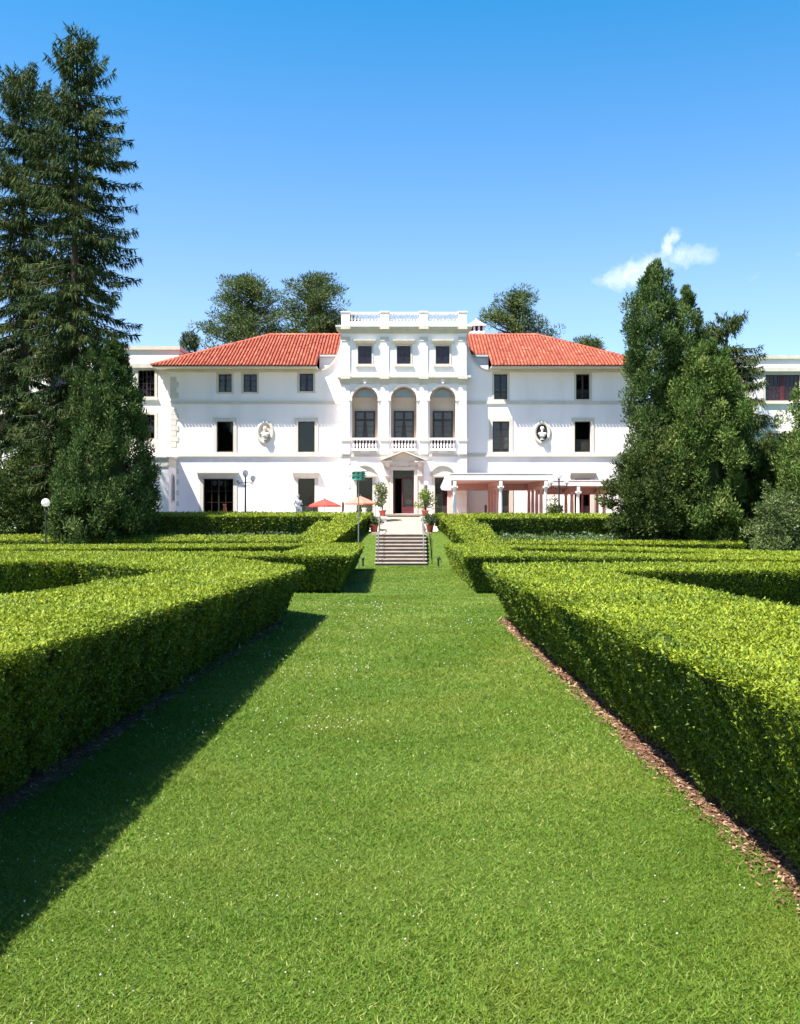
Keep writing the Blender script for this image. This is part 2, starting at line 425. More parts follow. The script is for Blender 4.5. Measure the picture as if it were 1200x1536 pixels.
# ------------------------------------------------------------------ ground
ys = np.unique(np.concatenate([[-400, -60, -8], np.arange(-7, 56, 1.0), np.arange(56, 63, .25), [64, 70, 90, 150, 400, 1000, 3000]]))
xs = np.unique(np.concatenate([[-3000, -800, -200, -80, -40], np.arange(-30, 31, 3.0), [40, 80, 200, 800, 3000]]))
X, Y = np.meshgrid(xs, ys); Z = gz(Y)
V = np.stack([X, Y, Z], -1).reshape(-1, 3); nx_, ny_ = len(xs), len(ys)
i, j = np.meshgrid(np.arange(nx_ - 1), np.arange(ny_ - 1)); b = (j * nx_ + i).ravel()
F = np.stack([b, b + 1, b + nx_ + 1, b + nx_], 1)
g = np_obj("lawn", V, F, LAWN, smooth=True); tag(g, kind='structure')
t = MB().box(-17.0, 17.0, 63.4, 74.2, -0.3, 0.02).build("terrace", PAVING); tag(t, kind='structure')
def strip(name, xa, xb, y0, y1, mat, lift):
    n = 60; yy = np.linspace(y0, y1, n)
    wob = lambda k: 0.05 * np.sin(yy * 1.3 + k) + 0.03 * np.sin(yy * 3.7 + 2 * k)
    A = np.stack([xa(yy) + wob(1), yy, gz(yy) + lift], 1); B = np.stack([xb(yy), yy, gz(yy) + lift], 1)
    V = np.concatenate([A, B]); k = np.arange(n - 1)
    return np_obj(name, V, np.stack([k, k + n, k + n + 1, k + 1], 1), mat)
redge = lambda y: 1.66 + 0.012 * y
o = strip("mulch_bed", redge, lambda y: 0 * y + 3.3, 0.5, 19.5, MULCH, .005); tag(o, kind='structure')
o = strip("mulch_bed", lambda y: 0 * y - 3.6, lambda y: 0 * y - 2.26 + .04 * np.sin(y * 2.1), 0.5, 19.6, MULCH, .005); tag(o, kind='structure')

# ------------------------------------------------------------------ hedges
def noise3(P, s, seed):
    """cheap smooth noise from summed sines"""
    r = np.random.default_rng(seed); out = np.zeros(len(P))
    for k in range(7):
        w = r.normal(size=3) * s * (1 + k * .55); out += np.sin(P @ w + r.uniform(0, 6.28)) / (1 + k * .6)
    return out / 2.4
def hedge(label, quads, ov, seed, cover=1.9, slot=None, group='clipped hedges of the parterre', smin=.0185, lift=.07):
    rng = np.random.default_rng(seed)
    c0 = np.mean([q[0][0][:2] for q in quads], 0)
    root = empty("hedge", label, "hedge", (quads[0][0][0][0], quads[0][0][0][1], gzf(quads[0][0][0][1])), group)
    LV, LF, LR, off = [], [], [], 0
    CV, CF, coff = [], [], 0
    for pts, free in quads:
        T = np.array(pts, float); n = 4
        cen = T.mean(0)
        Bt = T.copy(); nrm = []
        for k in range(4):
            a, b = T[k], T[(k + 1) % 4]; e = b - a
            nn = np.array([e[1], -e[0]]); nn = nn / np.linalg.norm(nn[:2])
            if np.dot(nn, ((a + b) / 2 - cen)[:2]) < 0: nn = -nn
            nrm.append(nn[:2])
        for k in range(4):       # bottom outline pulled in along free sides
            for e in (k, (k - 1) % 4):
                if free[e]: Bt[k, :2] -= nrm[e] * ov
        Bt[:, 2] = gz(Bt[:, 1])
        def surf_pts(kind, k, u, v):
            if kind == 'top':
                return ((T[0] * (1 - u)[:, None] + T[1] * u[:, None]) * (1 - v)[:, None] + (T[3] * (1 - u)[:, None] + T[2] * u[:, None]) * v[:, None])
            a0, b0, a1, b1 = Bt[k], Bt[(k + 1) % 4], T[k], T[(k + 1) % 4]
            lo = a0 * (1 - u)[:, None] + b0 * u[:, None]; hi = a1 * (1 - u)[:, None] + b1 * u[:, None]
            vv = v[:, None]
            return lo * (1 - vv) + hi * vv
        faces = [('top', 0)] + [('side', k) for k in range(4) if free[k]]
        for kind, k in faces:
            if kind == 'top':
                N = np.cross(T[1] - T[0], T[3] - T[0]); N = N / np.linalg.norm(N); N = N if N[2] > 0 else -N
                eu, ev = np.linalg.norm(T[1] - T[0]), np.linalg.norm(T[3] - T[0])
                area = .5 * np.linalg.norm(np.cross(T[2] - T[0], T[3] - T[1]))
            else:
                e = T[(k + 1) % 4] - T[k]; up = T[k] - Bt[k]
                N = np.cross(e, up); N = N / np.linalg.norm(N)
                if np.dot(N[:2], nrm[k]) < 0: N = -N
                eu, ev = np.linalg.norm(e), np.linalg.norm(up); area = eu * ev
            # dark twiggy core
            nu, nv = max(2, int(eu / .25)) + 1, max(2, int(ev / .25)) + 1
            nu, nv = min(nu, 90), min(nv, 90)
            uu, vv = np.meshgrid(np.linspace(0, 1, nu), np.linspace(0, 1, nv)); uu, vv = uu.ravel(), vv.ravel()
            P = surf_pts(kind, k, uu, vv)
            P = P - N * (.085 + .03 * noise3(P, 3, seed + 3))[:, None]
            cz_ = (T.mean(0) + Bt.mean(0)) / 2
            if kind == 'side': P[:, 2] -= .10 * vv
            else:
                for e_ in range(4):
                    if free[e_]:
                        dd_ = (P[:, :2] - T[e_, :2]) @ nrm[e_]; P[:, :2] += nrm[e_] * np.minimum(0, -.10 - dd_)[:, None]
            ii, jj = np.meshgrid(np.arange(nu - 1), np.arange(nv - 1)); bb = (jj * nu + ii).ravel()
            CV.append(P); CF.append(np.stack([bb, bb + 1, bb + nu + 1, bb + nu], 1) + coff); coff += len(P)
            # leaves: sample with a density that falls with distance
            ymin = max(1.0, min(T[:, 1].min(), Bt[:, 1].min()))
            smn = smin * max(1, ymin / 6.0) ** .75 * min(1, max(.72, .72 + .28 * (ymin - 3) / 3))
            M = int(area * cover / (smn * smn * .42))
            u, v = rng.random(M), rng.random(M)
            P = surf_pts(kind, k, u, v)
            dist = np.maximum(P[:, 1], 1.5)
            s = smin * np.maximum(1, dist / 6.0) ** .75
            s = s * np.clip(.72 + .28 * (dist - 3) / 3, .72, 1)
            far_out = np.abs(P[:, 0]) > .41 * dist + .7
            s = np.where(far_out, s * 2.1, s)
            keep = rng.random(M) < (smn / s) ** 2
            keep &= ~((P[:, 1] < 2.6) & (rng.random(M) < .8))
            if kind == 'side':
                keep &= v > lift * rng.uniform(.4, 1.6, M)
                if slot and abs(N[0]) > .7: keep &= ~((np.abs(P[:, 1] - slot) < .06 + .03 * np.sin(v * 17)) & (v < .72))
            if kind == 'side' and N[1] > .5: keep &= rng.random(M) < .35
            if kind == 'side': keep &= rng.random(M) > .9 * np.clip(noise3(P, 8, seed + 11) + .05, 0, 1)
            P, s, v = P[keep], s[keep], v[keep]
            m_ = len(P)
            bulge = .028 * noise3(P, 2.2, seed + 3) + .018 * noise3(P, 9, seed + 5)
            if kind == 'top': bulge = bulge * .7
            depth = rng.random(m_) ** 1.6 * (.06 if kind == 'top' else .10)
            if kind == 'side': depth = depth + .06 * np.clip(noise3(P, 8, seed + 11) - .05, 0, 1.5)
            stray = (rng.random(m_) < .012) * rng.uniform(0, .05, m_)
            P = P + N * (bulge - depth + stray + .012)[:, None]
            R1 = rng.normal(size=(m_, 3)); Dd = R1 - (R1 @ N)[:, None] * N + N * (.45 + .35 * rng.normal(size=m_))[:, None] + np.array([0, 0, .15])
            Nl = unit(N[None] * 1.0 + rng.normal(size=(m_, 3)) * (.36 if kind == 'top' else .70) + np.array([0, 0, .25 if kind == 'top' else (.38 if N[0] < -.6 else .10)]))
            sz = s * rng.uniform(.65, 1.3, m_)
            lv, lf = cards(P, Dd, sz * 1.35, sz * .80, rng, N=Nl)
            LV.append(lv); LF.append(lf + off); off += len(lv)
            LR.append(np.clip(rng.normal(.68 if kind == 'top' else .40, .2, m_) + .12 * noise3(P, 1.2, seed + 9), 0, 1))     # sunlight painted into the leaf colour: tops yellower and brighter than sides
    np_obj("core", np.concatenate(CV), np.concatenate(CF), HEDGECORE, root, smooth=True)
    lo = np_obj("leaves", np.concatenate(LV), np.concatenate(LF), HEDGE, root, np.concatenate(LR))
    tag(lo, kind='stuff')
    return root
zp = lambda y, h: -0.032 * y + h          # a top that runs parallel to the lawn
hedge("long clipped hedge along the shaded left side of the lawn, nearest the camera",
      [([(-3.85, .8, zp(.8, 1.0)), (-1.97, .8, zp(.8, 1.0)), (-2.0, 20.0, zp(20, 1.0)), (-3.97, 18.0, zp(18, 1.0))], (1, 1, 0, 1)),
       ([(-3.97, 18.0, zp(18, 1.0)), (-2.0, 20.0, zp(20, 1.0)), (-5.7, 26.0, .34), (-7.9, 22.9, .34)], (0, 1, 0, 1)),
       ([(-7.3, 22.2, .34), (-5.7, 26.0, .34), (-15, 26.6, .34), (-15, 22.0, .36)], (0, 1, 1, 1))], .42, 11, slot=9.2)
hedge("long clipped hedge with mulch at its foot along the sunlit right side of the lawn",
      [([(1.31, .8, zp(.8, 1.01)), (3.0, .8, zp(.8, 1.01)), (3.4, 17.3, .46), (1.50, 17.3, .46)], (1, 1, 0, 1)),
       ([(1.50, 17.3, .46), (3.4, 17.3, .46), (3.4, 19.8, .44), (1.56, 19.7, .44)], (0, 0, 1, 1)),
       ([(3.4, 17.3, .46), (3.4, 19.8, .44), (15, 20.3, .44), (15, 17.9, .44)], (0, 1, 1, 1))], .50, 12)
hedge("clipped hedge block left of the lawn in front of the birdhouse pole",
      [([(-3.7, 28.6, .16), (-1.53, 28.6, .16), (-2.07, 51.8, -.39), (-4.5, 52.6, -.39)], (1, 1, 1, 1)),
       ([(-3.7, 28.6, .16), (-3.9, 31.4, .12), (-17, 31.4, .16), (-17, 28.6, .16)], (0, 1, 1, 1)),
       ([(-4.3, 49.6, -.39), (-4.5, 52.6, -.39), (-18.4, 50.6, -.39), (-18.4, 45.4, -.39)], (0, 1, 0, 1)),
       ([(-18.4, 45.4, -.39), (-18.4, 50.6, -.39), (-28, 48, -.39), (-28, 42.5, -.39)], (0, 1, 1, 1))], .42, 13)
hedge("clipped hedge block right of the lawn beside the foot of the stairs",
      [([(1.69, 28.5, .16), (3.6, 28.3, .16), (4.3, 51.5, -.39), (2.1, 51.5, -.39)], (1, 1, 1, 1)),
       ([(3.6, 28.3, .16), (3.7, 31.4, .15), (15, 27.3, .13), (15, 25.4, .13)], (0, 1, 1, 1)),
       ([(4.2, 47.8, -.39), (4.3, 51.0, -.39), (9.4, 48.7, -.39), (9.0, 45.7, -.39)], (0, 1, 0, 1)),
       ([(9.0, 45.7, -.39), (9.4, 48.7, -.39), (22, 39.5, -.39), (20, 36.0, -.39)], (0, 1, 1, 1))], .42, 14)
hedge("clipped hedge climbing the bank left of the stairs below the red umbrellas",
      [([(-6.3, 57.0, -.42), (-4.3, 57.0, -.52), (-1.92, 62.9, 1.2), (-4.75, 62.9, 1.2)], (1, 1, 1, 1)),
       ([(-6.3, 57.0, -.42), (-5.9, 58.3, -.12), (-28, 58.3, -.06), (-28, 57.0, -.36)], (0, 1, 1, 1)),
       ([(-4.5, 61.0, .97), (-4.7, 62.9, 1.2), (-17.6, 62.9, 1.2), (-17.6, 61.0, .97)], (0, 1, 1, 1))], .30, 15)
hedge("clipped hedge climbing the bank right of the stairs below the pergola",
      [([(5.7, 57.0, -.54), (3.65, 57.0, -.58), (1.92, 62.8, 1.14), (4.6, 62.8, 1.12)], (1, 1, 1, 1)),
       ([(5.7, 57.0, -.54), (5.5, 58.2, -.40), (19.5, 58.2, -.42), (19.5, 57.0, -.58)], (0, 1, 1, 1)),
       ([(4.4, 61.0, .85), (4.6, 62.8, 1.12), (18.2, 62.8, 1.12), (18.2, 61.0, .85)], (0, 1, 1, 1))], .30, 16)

# ------------------------------------------------------------------ mansion
YF, YP = 74.0, 73.0
def mx(p, Y=YF): return (p - 606) * Y / FPX
def mz(p, Y=YF): return EYE - (p - 760) * Y / FPX
house = empty("mansion", "white stucco mansion with red tiled hip roof and tall central pavilion", "mansion", (0, YF, 0))

def wall_panel(mb, x0, x1, z0, z1, y, ops, depth):
    xs_ = sorted({x0, x1, *[o[0] for o in ops], *[o[1] for o in ops]}); zs_ = sorted({z0, z1, *[o[2] for o in ops], *[o[3] for o in ops]})
    for a, b in zip(xs_, xs_[1:]):
        for c, d in zip(zs_, zs_[1:]):
            mxx, mzz = (a + b) / 2, (c + d) / 2
            if any(o[0] < mxx < o[1] and o[2] < mzz < o[3] for o in ops): continue
            mb.quad((a, y, c), (b, y, c), (b, y, d), (a, y, d))
    for a, b, c, d in ops:
        e = y + depth
        mb.quad((a, y, c), (a, y, d), (a, e, d), (a, e, c)); mb.quad((b, y, d), (b, y, c), (b, e, c), (b, e, d))
        mb.quad((a, y, d), (b, y, d), (b, e, d), (a, e, d)); mb.quad((b, y, c), (a, y, c), (a, e, c), (b, e, c))

def window(parent, x0, x1, z0, z1, y, cols=2, rows=3, recess=.16, sur=.15, sill=True, hood=None, mat=FRAME, curtain=None, label=None, mull=.07, transom=None, surmat=None):
    """y: wall face; frame sits recess behind it"""
    surmat = surmat or TRIM
    f = MB(); yy = y + recess; w = .075
    f.box(x0 - .01, x1 + .01, yy, yy + .07, z0 - .01, z0 + w); f.box(x0 - .01, x1 + .01, yy, yy + .07, z1 - w, z1 + .01)
    f.box(x0 - .01, x0 + w, yy + .001, yy + .069, z0 + w, z1 - w); f.box(x1 - w, x1 + .01, yy + .001, yy + .069, z0 + w, z1 - w)
    ix0, ix1, iz0, iz1 = x0 + w, x1 - w, z0 + w, z1 - w
    zt = iz1
    if transom:
        zt = z0 + (z1 - z0) * transom
        f.box(ix0, ix1, yy + .002, yy + .068, zt - .05, zt + .05)
    bars = []
    for c in range(1, cols):
        xc = ix0 + (ix1 - ix0) * c / cols
        hw = mull if (cols == 2 or c == cols // 2) else .02
        bars.append((xc - hw, xc + hw)); f.box(xc - hw, xc + hw, yy + .003, yy + .067, iz0, iz1)
    zr = []
    for r in range(1, rows):
        zc = iz0 + ((zt - .05 if transom else zt) - iz0) * r / rows
        zr.append(zc); f.box(ix0, ix1, yy + .02, yy + .05, zc - .016, zc + .016)
    win = f.build("window", mat, parent)
    if label: win['label'] = label
    xe = [ix0] + [q for bq in bars for q in bq] + [ix1]
    ze = [iz0] + [q for zc in zr for q in (zc - .016, zc + .016)] + ([zt - .05, zt + .05] if transom else []) + [iz1]
    for a, b in zip(xe[::2], xe[1::2]):
        for c, d in zip(ze[::2], ze[1::2]):
            MB().box(a, b, yy + .032, yy + .038, c, d).build("pane", GLASS, win)
    if sur:
        s = MB(); p = .045
        s.box(x0 - sur, x0, y - p, y + .02, z0, z1); s.box(x1, x1 + sur, y - p, y + .02, z0, z1)
        s.box(x0 - sur, x1 + sur, y - p - .002, y + .02, z1, z1 + sur)
        s.box(x0 - sur, x1 + sur, y - p - .002, y + .02, z0 - sur * .8, z0)
        s.build("surround", surmat, win)
    if sill:
        MB().box(x0 - sur - .08, x1 + sur + .08, y - .13, y + .02, z0 - sur * .8 - .1, z0 - sur * .8 - .001).build("sill", surmat, win)
    if hood:
        hx, h0, h1 = hood
        MB().prism_x([(y - .04, h0), (y + .02, h0), (y + .02, h1), (y - .32, h1), (y - .32, h1 - .09), (y - .27, h1 - .12), (y - .12, h0 + .08)], x0 - hx, x1 + hx).build("hood", surmat, win)
    if curtain == 'blind':
        MB().box(ix0, ix1, yy + .14, yy + .15, iz0 + (iz1 - iz0) * .08, iz1).build("blind", SHADE, win)
    elif curtain == 'drape':
        for sgn in (0, 1):
            c = MB(); n = 8
            for k in range(n):     # a drape tied back: wide at top, narrow below
                ta, tb = k / n, (k + 1) / n
                def cx(t, q): 
                    wd = (ix1 - ix0) * (.5 - .28 * (1 - t) ** 1.2)
                    return ix0 + wd * q if sgn == 0 else ix1 - wd * q
                za, zb = iz0 + (iz1 - iz0) * ta, iz0 + (iz1 - iz0) * tb
                for q in range(5):
                    yo = lambda qq: yy + .15 + .025 * math.sin(qq * 2.6)
                    c.quad((cx(ta, q / 5), yo(q), za), (cx(ta, (q + 1) / 5), yo(q + 1), za), (cx(tb, (q + 1) / 5), yo(q + 1), zb), (cx(tb, q / 5), yo(q), zb))
            c.build("curtain", CURTAIN, win)
    elif curtain == 'half':
        MB().box(ix0, ix1, yy + .14, yy + .15, iz0, iz0 + (iz1 - iz0) * .42).build("blind", CURTAIN, win)
    return win

# --- side wings of the facade (one stucco wall each side of the pavilion)
WX0, WX1 = mx(256), mx(955)
PX0, PX1 = mx(512, YP), mx(700, YP)
ZEAVE = EYE + 212 * 72.75 / FPX
ZWALL = ZEAVE - .12
def R(a, b, c, d, Y=YF): return (mx(a, Y), mx(b, Y), mz(d, Y), mz(c, Y))     # px: x0,x1,ytop,ybottom
left_ops = [R(327.5, 347.5, 561, 588), R(365, 385.5, 561, 588), R(449, 470, 560, 587), R(325, 350, 632, 678), R(447, 472, 632, 678),
            (mx(305), mx(350), .15, mz(718)), (mx(447), mx(472), .15, mz(718))]
right_ops = [R(741, 761, 561, 599), R(864, 884.5, 561, 599), R(739, 764, 632, 678), R(862, 886, 632, 678),
             (mx(739), mx(764), .15, mz(718)), (mx(862), mx(886), .15, mz(718))]
ovals = [(mx(398), mz(649)), (mx(813), mz(649))]
w = MB()
wall_panel(w, WX0, PX0 + .1, -.6, ZWALL, YF, left_ops + [], .35)
w.build("wall", STUCCO, house)
w = MB()
wall_panel(w, PX1 - .1, WX1, -.6, ZWALL, YF, right_ops, .35)
w.build("wall", STUCCO, house)
w = MB()      # side and rear walls, floors behind the windows
w.quad((WX0, YF, -.6), (WX0, YF, ZWALL), (WX0, 88, ZWALL), (WX0, 88, -.6))
w.quad((WX1, YF, -.6), (WX1, 88, -.6), (WX1, 88, ZWALL), (WX1, YF, ZWALL))
w.quad((WX0, 88, -.6), (WX0, 88, ZWALL), (WX1, 88, ZWALL), (WX1, 88, -.6))
w.build("rear_wall", STUCCO, house)
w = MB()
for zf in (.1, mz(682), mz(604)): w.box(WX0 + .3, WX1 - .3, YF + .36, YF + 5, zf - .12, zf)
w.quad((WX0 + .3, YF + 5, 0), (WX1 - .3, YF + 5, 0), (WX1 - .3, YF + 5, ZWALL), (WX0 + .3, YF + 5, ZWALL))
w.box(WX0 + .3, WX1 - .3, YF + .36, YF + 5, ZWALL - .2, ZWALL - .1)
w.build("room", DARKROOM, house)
hd = (.3, mz(716.5), mz(708))
for k, q in enumerate(left_ops):
    if k < 3: window(house, *q, YF, 2, 3, sur=.15, sill=False, curtain='half' if k != 1 else None)
    elif k < 5: window(house, *q, YF, 1, 1, sur=.26, sill=False)
    elif k == 5:
        wn_ = window(house, *q, YF, 4, 4, sur=.28, sill=False, hood=(.4, mz(716.5), mz(708)), mull=.05, label='wide ground floor window with four columns of panes')
        for cxp in (321, 329.5):
            MB().prism_y([(mx(cxp - 3.2), mz(727)), (mx(cxp), mz(729)), (mx(cxp + 3.2), mz(727)), (mx(cxp + 3.2), mz(721)), (mx(cxp - 3.2), mz(721))], YF + .28, YF + .29).build("blind", SHADE, wn_)
    else: window(house, *q, YF, 1, 1, sur=.28, sill=False, hood=(.36, mz(716.5), mz(708)), curtain='half')
for k, q in enumerate(right_ops):
    if k < 2: window(house, *q, YF, 2, 2, sur=.15, sill=False, transom=.30, curtain='half')
    elif k == 2: window(house, *q, YF, 2, 4, sur=.26, sill=False, curtain='blind')
    elif k == 3: window(house, *q, YF, 1, 1, sur=.26, sill=False, curtain='half')
    else: window(house, *q, YF, 2, 3, sur=.28, sill=False, hood=(.36, mz(716.5), mz(708)), mat=REDFRAME, curtain='half')
# string courses, butted against the pavilion
for xa, xb in ((WX0 - .02, PX0 - .003), (PX1 + .003, WX1 + .02)):
    MB().box(xa, xb, YF - .07, YF + .01, mz(606.2), mz(601.5)).build("string_course", TRIM, house)
    s = MB(); s.box(xa, xb, YF - .06, YF + .01, mz(683.2), mz(679.5)); s.box(xa, xb, YF - .13, YF + .01, mz(685), mz(683.2) - .001)
    s.build("string_course", TRIM, house)
# quoins at the outer corners
qa = MB().box(0, .62, -.045, .02, .012, .39).mesh("quoin", TRIM); qb = MB().box(0, .46, -.04, .02, .012, .39).mesh("quoin", TRIM)
zq = 0.0; k = 0
while zq + .4 < ZWALL - .4:
    if not (mz(687) < zq + .4 and zq < mz(678)) and not (mz(608) < zq + .4 and zq < mz(600)):
        inst("quoin", (qa, qb)[k % 2], (WX0 - .03, YF, zq), house)
        me = (qa, qb)[k % 2]; wq = (.62, .46)[k % 2]
        inst("quoin", me, (WX1 + .03 - wq, YF, zq), house)
    zq += .4; k += 1
# oval niches with rims
for k, (cx, cz) in enumerate(ovals):
    n = 36
    def ring(rx, rz, y): return [(cx + rx * math.cos(2 * math.pi * i / n), y, cz + rz * math.sin(2 * math.pi * i / n)) for i in range(n)]
    def loft(rings):
        f = []
        for a in range(len(rings) - 1):
            for i in range(n): f.append((a * n + i, a * n + (i + 1) % n, (a + 1) * n + (i + 1) % n, (a + 1) * n + i))
        return [v for r in rings for v in r], f
    v, f = loft([ring(.66, .86, YF - .0), ring(.66, .86, YF - .07), ring(.58, .78, YF - .10), ring(.43, .64, YF - .09), ring(.41, .62, YF - .02)])
    nm = MB().add(v, f).build("oval_niche", TRIM, house, True)
    v, f = loft([ring(.42, .63, YF - .03), ring(.40, .60, YF - .012), ring(.25, .38, YF - .006), ring(.01, .01, YF - .004)])
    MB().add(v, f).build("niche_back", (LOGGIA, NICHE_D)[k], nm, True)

# --- roof of barrel tiles
SIDEO = .97
EX0, EX1 = WX0 - 1.13, WX1 + 1.13
YE = YF - 1.25
YR = 80.4; ZR = EYE + 257 * YR / FPX
YBACK = 2 * YR - YE
HX0, HX1 = EX0 + (YR - YE), EX1 - (YR - YE)
roof = MB()
roof.add([(EX0, YE, ZEAVE), (EX1, YE, ZEAVE), (EX1, YBACK, ZEAVE), (EX0, YBACK, ZEAVE), (HX0, YR, ZR), (HX1, YR, ZR)],
         [(0, 4, 3), (1, 2, 5), (2, 3, 4, 5)])
SWL, SWR = mx(477), mx(735)                       # the eave stops here beside the pavilion
slope = (ZR - ZEAVE) / (YR - YE)
VCUT = 2.55
yc = YE + VCUT; zc = ZEAVE + slope * VCUT
roof.add([(EX0, YE, ZEAVE), (SWL, YE, ZEAVE), (SWL, yc, zc), (SWR, yc, zc), (SWR, YE, ZEAVE), (EX1, YE, ZEAVE), (HX1, YR, ZR), (HX0, YR, ZR)],
         [(0, 1, 2, 7), (2, 3, 6, 7), (3, 4, 5, 6)])
roof_o = roof.build("roof", ROOFBASE, house)
def tiles(origin, u, up, width, vmax, vmin=None, pitch=.245, course=.42, skip=None):
    """half barrels laid up the slope; vmax(u) is the slope length at distance u along the eave"""
    mb = MB(); O = Vector(origin); u = Vector(u).normalized(); up = Vector(up).normalized(); nn = u.cross(up).normalized()
    if nn.z < 0: nn = -nn
    ncol = int(width / pitch); rr = random.Random(5)
    for c in range(ncol + 1):
        uc = (c + .5) * pitch
        if uc > width: continue
        top = vmax(uc); v0 = vmin(uc) if vmin else -.06
        if skip and skip(uc): continue
        v = v0; cj = rr.uniform(-.008, .008)
        while v < top - .05:
            e = min(v + course + .05, top)
            rnd = min(1, max(0, rr.gauss(.5, .23)))
            ring = []
            for (vv, r, lift) in ((v, .098, .055), (e, .084, .012)):
                for q in range(6):
                    a = math.pi * q / 5
                    p = O + u * (uc + cj + r * math.cos(a)) + up * vv + nn * (lift + r * .85 * math.sin(a))
                    ring.append(tuple(p))
            mb.add(ring, [(q, q + 6, q + 7, q + 1) for q in range(5)] + [(0, 1, 2, 3, 4, 5)], rnd)
            v += course
    return mb
SL = math.sqrt(1 + slope * slope)
W_ = EX1 - EX0; HH = YR - YE
def vm(u): return min(u, W_ - u, HH) * SL
cutfn = lambda u: (VCUT * SL - .08) if SWL < EX0 + u < SWR else -.06
tb = tiles((EX0, YE, ZEAVE), (1, 0, 0), (0, 1, slope), W_, vm, cutfn, skip=lambda u: PX0 < EX0 + u < PX1 and False)
o = tb.build("roof_tiles", TILE, roof_o, True); tag(o, kind='stuff')
D_ = YBACK - YE
vs_ = lambda u: min(u, D_ - u) * SL
o = tiles((EX0, YBACK, ZEAVE), (0, -1, 0), (1, 0, slope), D_, vs_).build("roof_tiles", TILE, roof_o, True); tag(o, kind='stuff')
o = tiles((EX1, YE, ZEAVE), (0, 1, 0), (-1, 0, slope), D_, vs_).build("roof_tiles", TILE, roof_o, True); tag(o, kind='stuff')
def caps(a, b, name="ridge_tile"):
    a, b = Vector(a), Vector(b); L = (b - a).length; d = (b - a).normalized(); s = d.cross(Vector((0, 0, 1))).normalized(); nn = s.cross(d).normalized()
    n = int(L / .42); mb = MB(); rr = random.Random(9)
    for k in range(n + 1):
        ring = []
        for (v, r, lf) in ((k * .42, .15, .05), (min(k * .42 + .46, L), .125, .02)):
            for q in range(7):
                t = math.pi * q / 6
                ring.append(tuple(a + d * v + s * (r * math.cos(t)) + nn * (lf + r * .9 * math.sin(t))))
        mb.add(ring, [(q, q + 7, q + 8, q + 1) for q in range(6)] + [(0, 1, 2, 3, 4, 5, 6)], min(1, max(0, rr.gauss(.6, .25))))
    return mb
c = caps((HX0, YR, ZR), (HX1, YR, ZR))
for p, q in (((EX0, YE, ZEAVE), (HX0, YR, ZR)), ((EX1, YE, ZEAVE), (HX1, YR, ZR))):
    d = caps(p, q); c.add(d.v, [tuple(f) for f in d.f]); c.r += d.r
o = c.build("ridge_tiles", TILE, roof_o, True); tag(o, kind='stuff')
# soffit and eave moulding
for xa, xb in ((EX0 + .06, SWL), (SWR, EX1 - .06)):
    s = MB(); s.box(xa, xb, YE + .10, YF + .3, ZEAVE - .12, ZEAVE - .02); s.box(xa + .8, xb, YF - .22, YF + .02, ZEAVE - .34, ZEAVE - .121)
    s.build("eave_soffit", TRIM, house)
# cut-back gutter flashings and swept shoulders either side of the pavilion
for sgn, xe, xp in ((-1, SWL, PX0), (1, SWR, PX1)):
    fl = MB()
    xa, xb = min(xe, xp), max(xe, xp)
    fl.box(xa + .02, xb - .02, yc - .12, yc + .06, zc - .16, zc - .02)
    fl.build("gutter", FLASH, house)
    MB().box(xa, xb, yc + .07, yc + .12, ZWALL - .2, zc - .03).build("shoulder_back", STUCCO, house)
    MB().box(xa, xb, YF + .34, yc + .069, ZWALL - .25, ZWALL - .15).build("gutter_floor", FLASH, house)
    pts = []
    zt, zb = mz(503), ZEAVE - .28
    Rx = abs(xp - xe); 
    arc = []
    for k in range(15):
        a = math.pi / 2 * k / 14
        arc.append((xp + sgn * Rx * (1 - math.cos(a)), zt - (zt - zb) * math.sin(a)))      # concave sweep
    # arc runs from (xp, zt) down to (xe, zb)
    pts = arc + [(xp, zb)]
    if sgn > 0: pts = pts[::-1]
    MB().prism_y(pts, YF - .005, YF + .35).build("swept_shoulder", STUCCO, house)
    cop = MB()
    for (xa_, za_), (xb_, zb_) in zip(arc, arc[1:]):
        dx, dz = xb_ - xa_, zb_ - za_; l = math.hypot(dx, dz); nx__, nz__ = -dz / l * .10, dx / l * .10
        if nx__ * sgn < 0: nx__, nz__ = -nx__, -nz__
        q = [(xa_, za_), (xb_, zb_), (xb_ + nx__, zb_ + nz__), (xa_ + nx__, za_ + nz__)]
        if sgn < 0: q = q
        cop.prism_y(q, YF - .14, YF + .40)
    cop.build("coping", TRIM, house)
    # short flank wall up to the shoulder, above the eave line of the wall
    MB().box(min(xe, xp), max(xe, xp), YF - .002, YF + .33, ZWALL - .3, ZEAVE - .281).build("shoulder_wall", STUCCO, house)
# chimney behind the ridge
ch = MB(); cY = 83.0
cx0, cx1 = mx(703, cY), mx(727, cY); z0, z1, z2 = mz(512, cY), mz(496.5, cY), mz(488.5, cY)
ch.box(cx0, cx1, cY, cY + 1.2, ZR - 1.5, z1)
for k in range(4):
    xk = cx0 + (cx1 - cx0 - .16) * k / 3; ch.box(xk, xk + .16, cY, cY + 1.2, z1, z2)
ch.box(cx0 + .1, cx1 - .1, cY + .5, cY + .55, z1, z2)
ch.box(cx0 - .12, cx1 + .12, cY - .12, cY + 1.32, z2, z2 + .12)
pc = [(cx0 - .1, 0), (cx1 + .1, 0)]
xm = (cx0 + cx1) / 2
ch.lathe(xm, cY + .6, [(.88, z2 + .121), (.55, z2 + .32), (.25, z2 + .5), (.1, z2 + .55), (.1, z2 + .68), (.02, z2 + .75)], 4, 1.0, 1.0, math.pi / 4)
co = ch.build("chimney", STUCCO, house)
MB().box(cx0 + .05, cx1 - .05, cY + .3, cY + .4, z1 + .01, z2 - .01).build("flue_opening", NICHE_D, co)

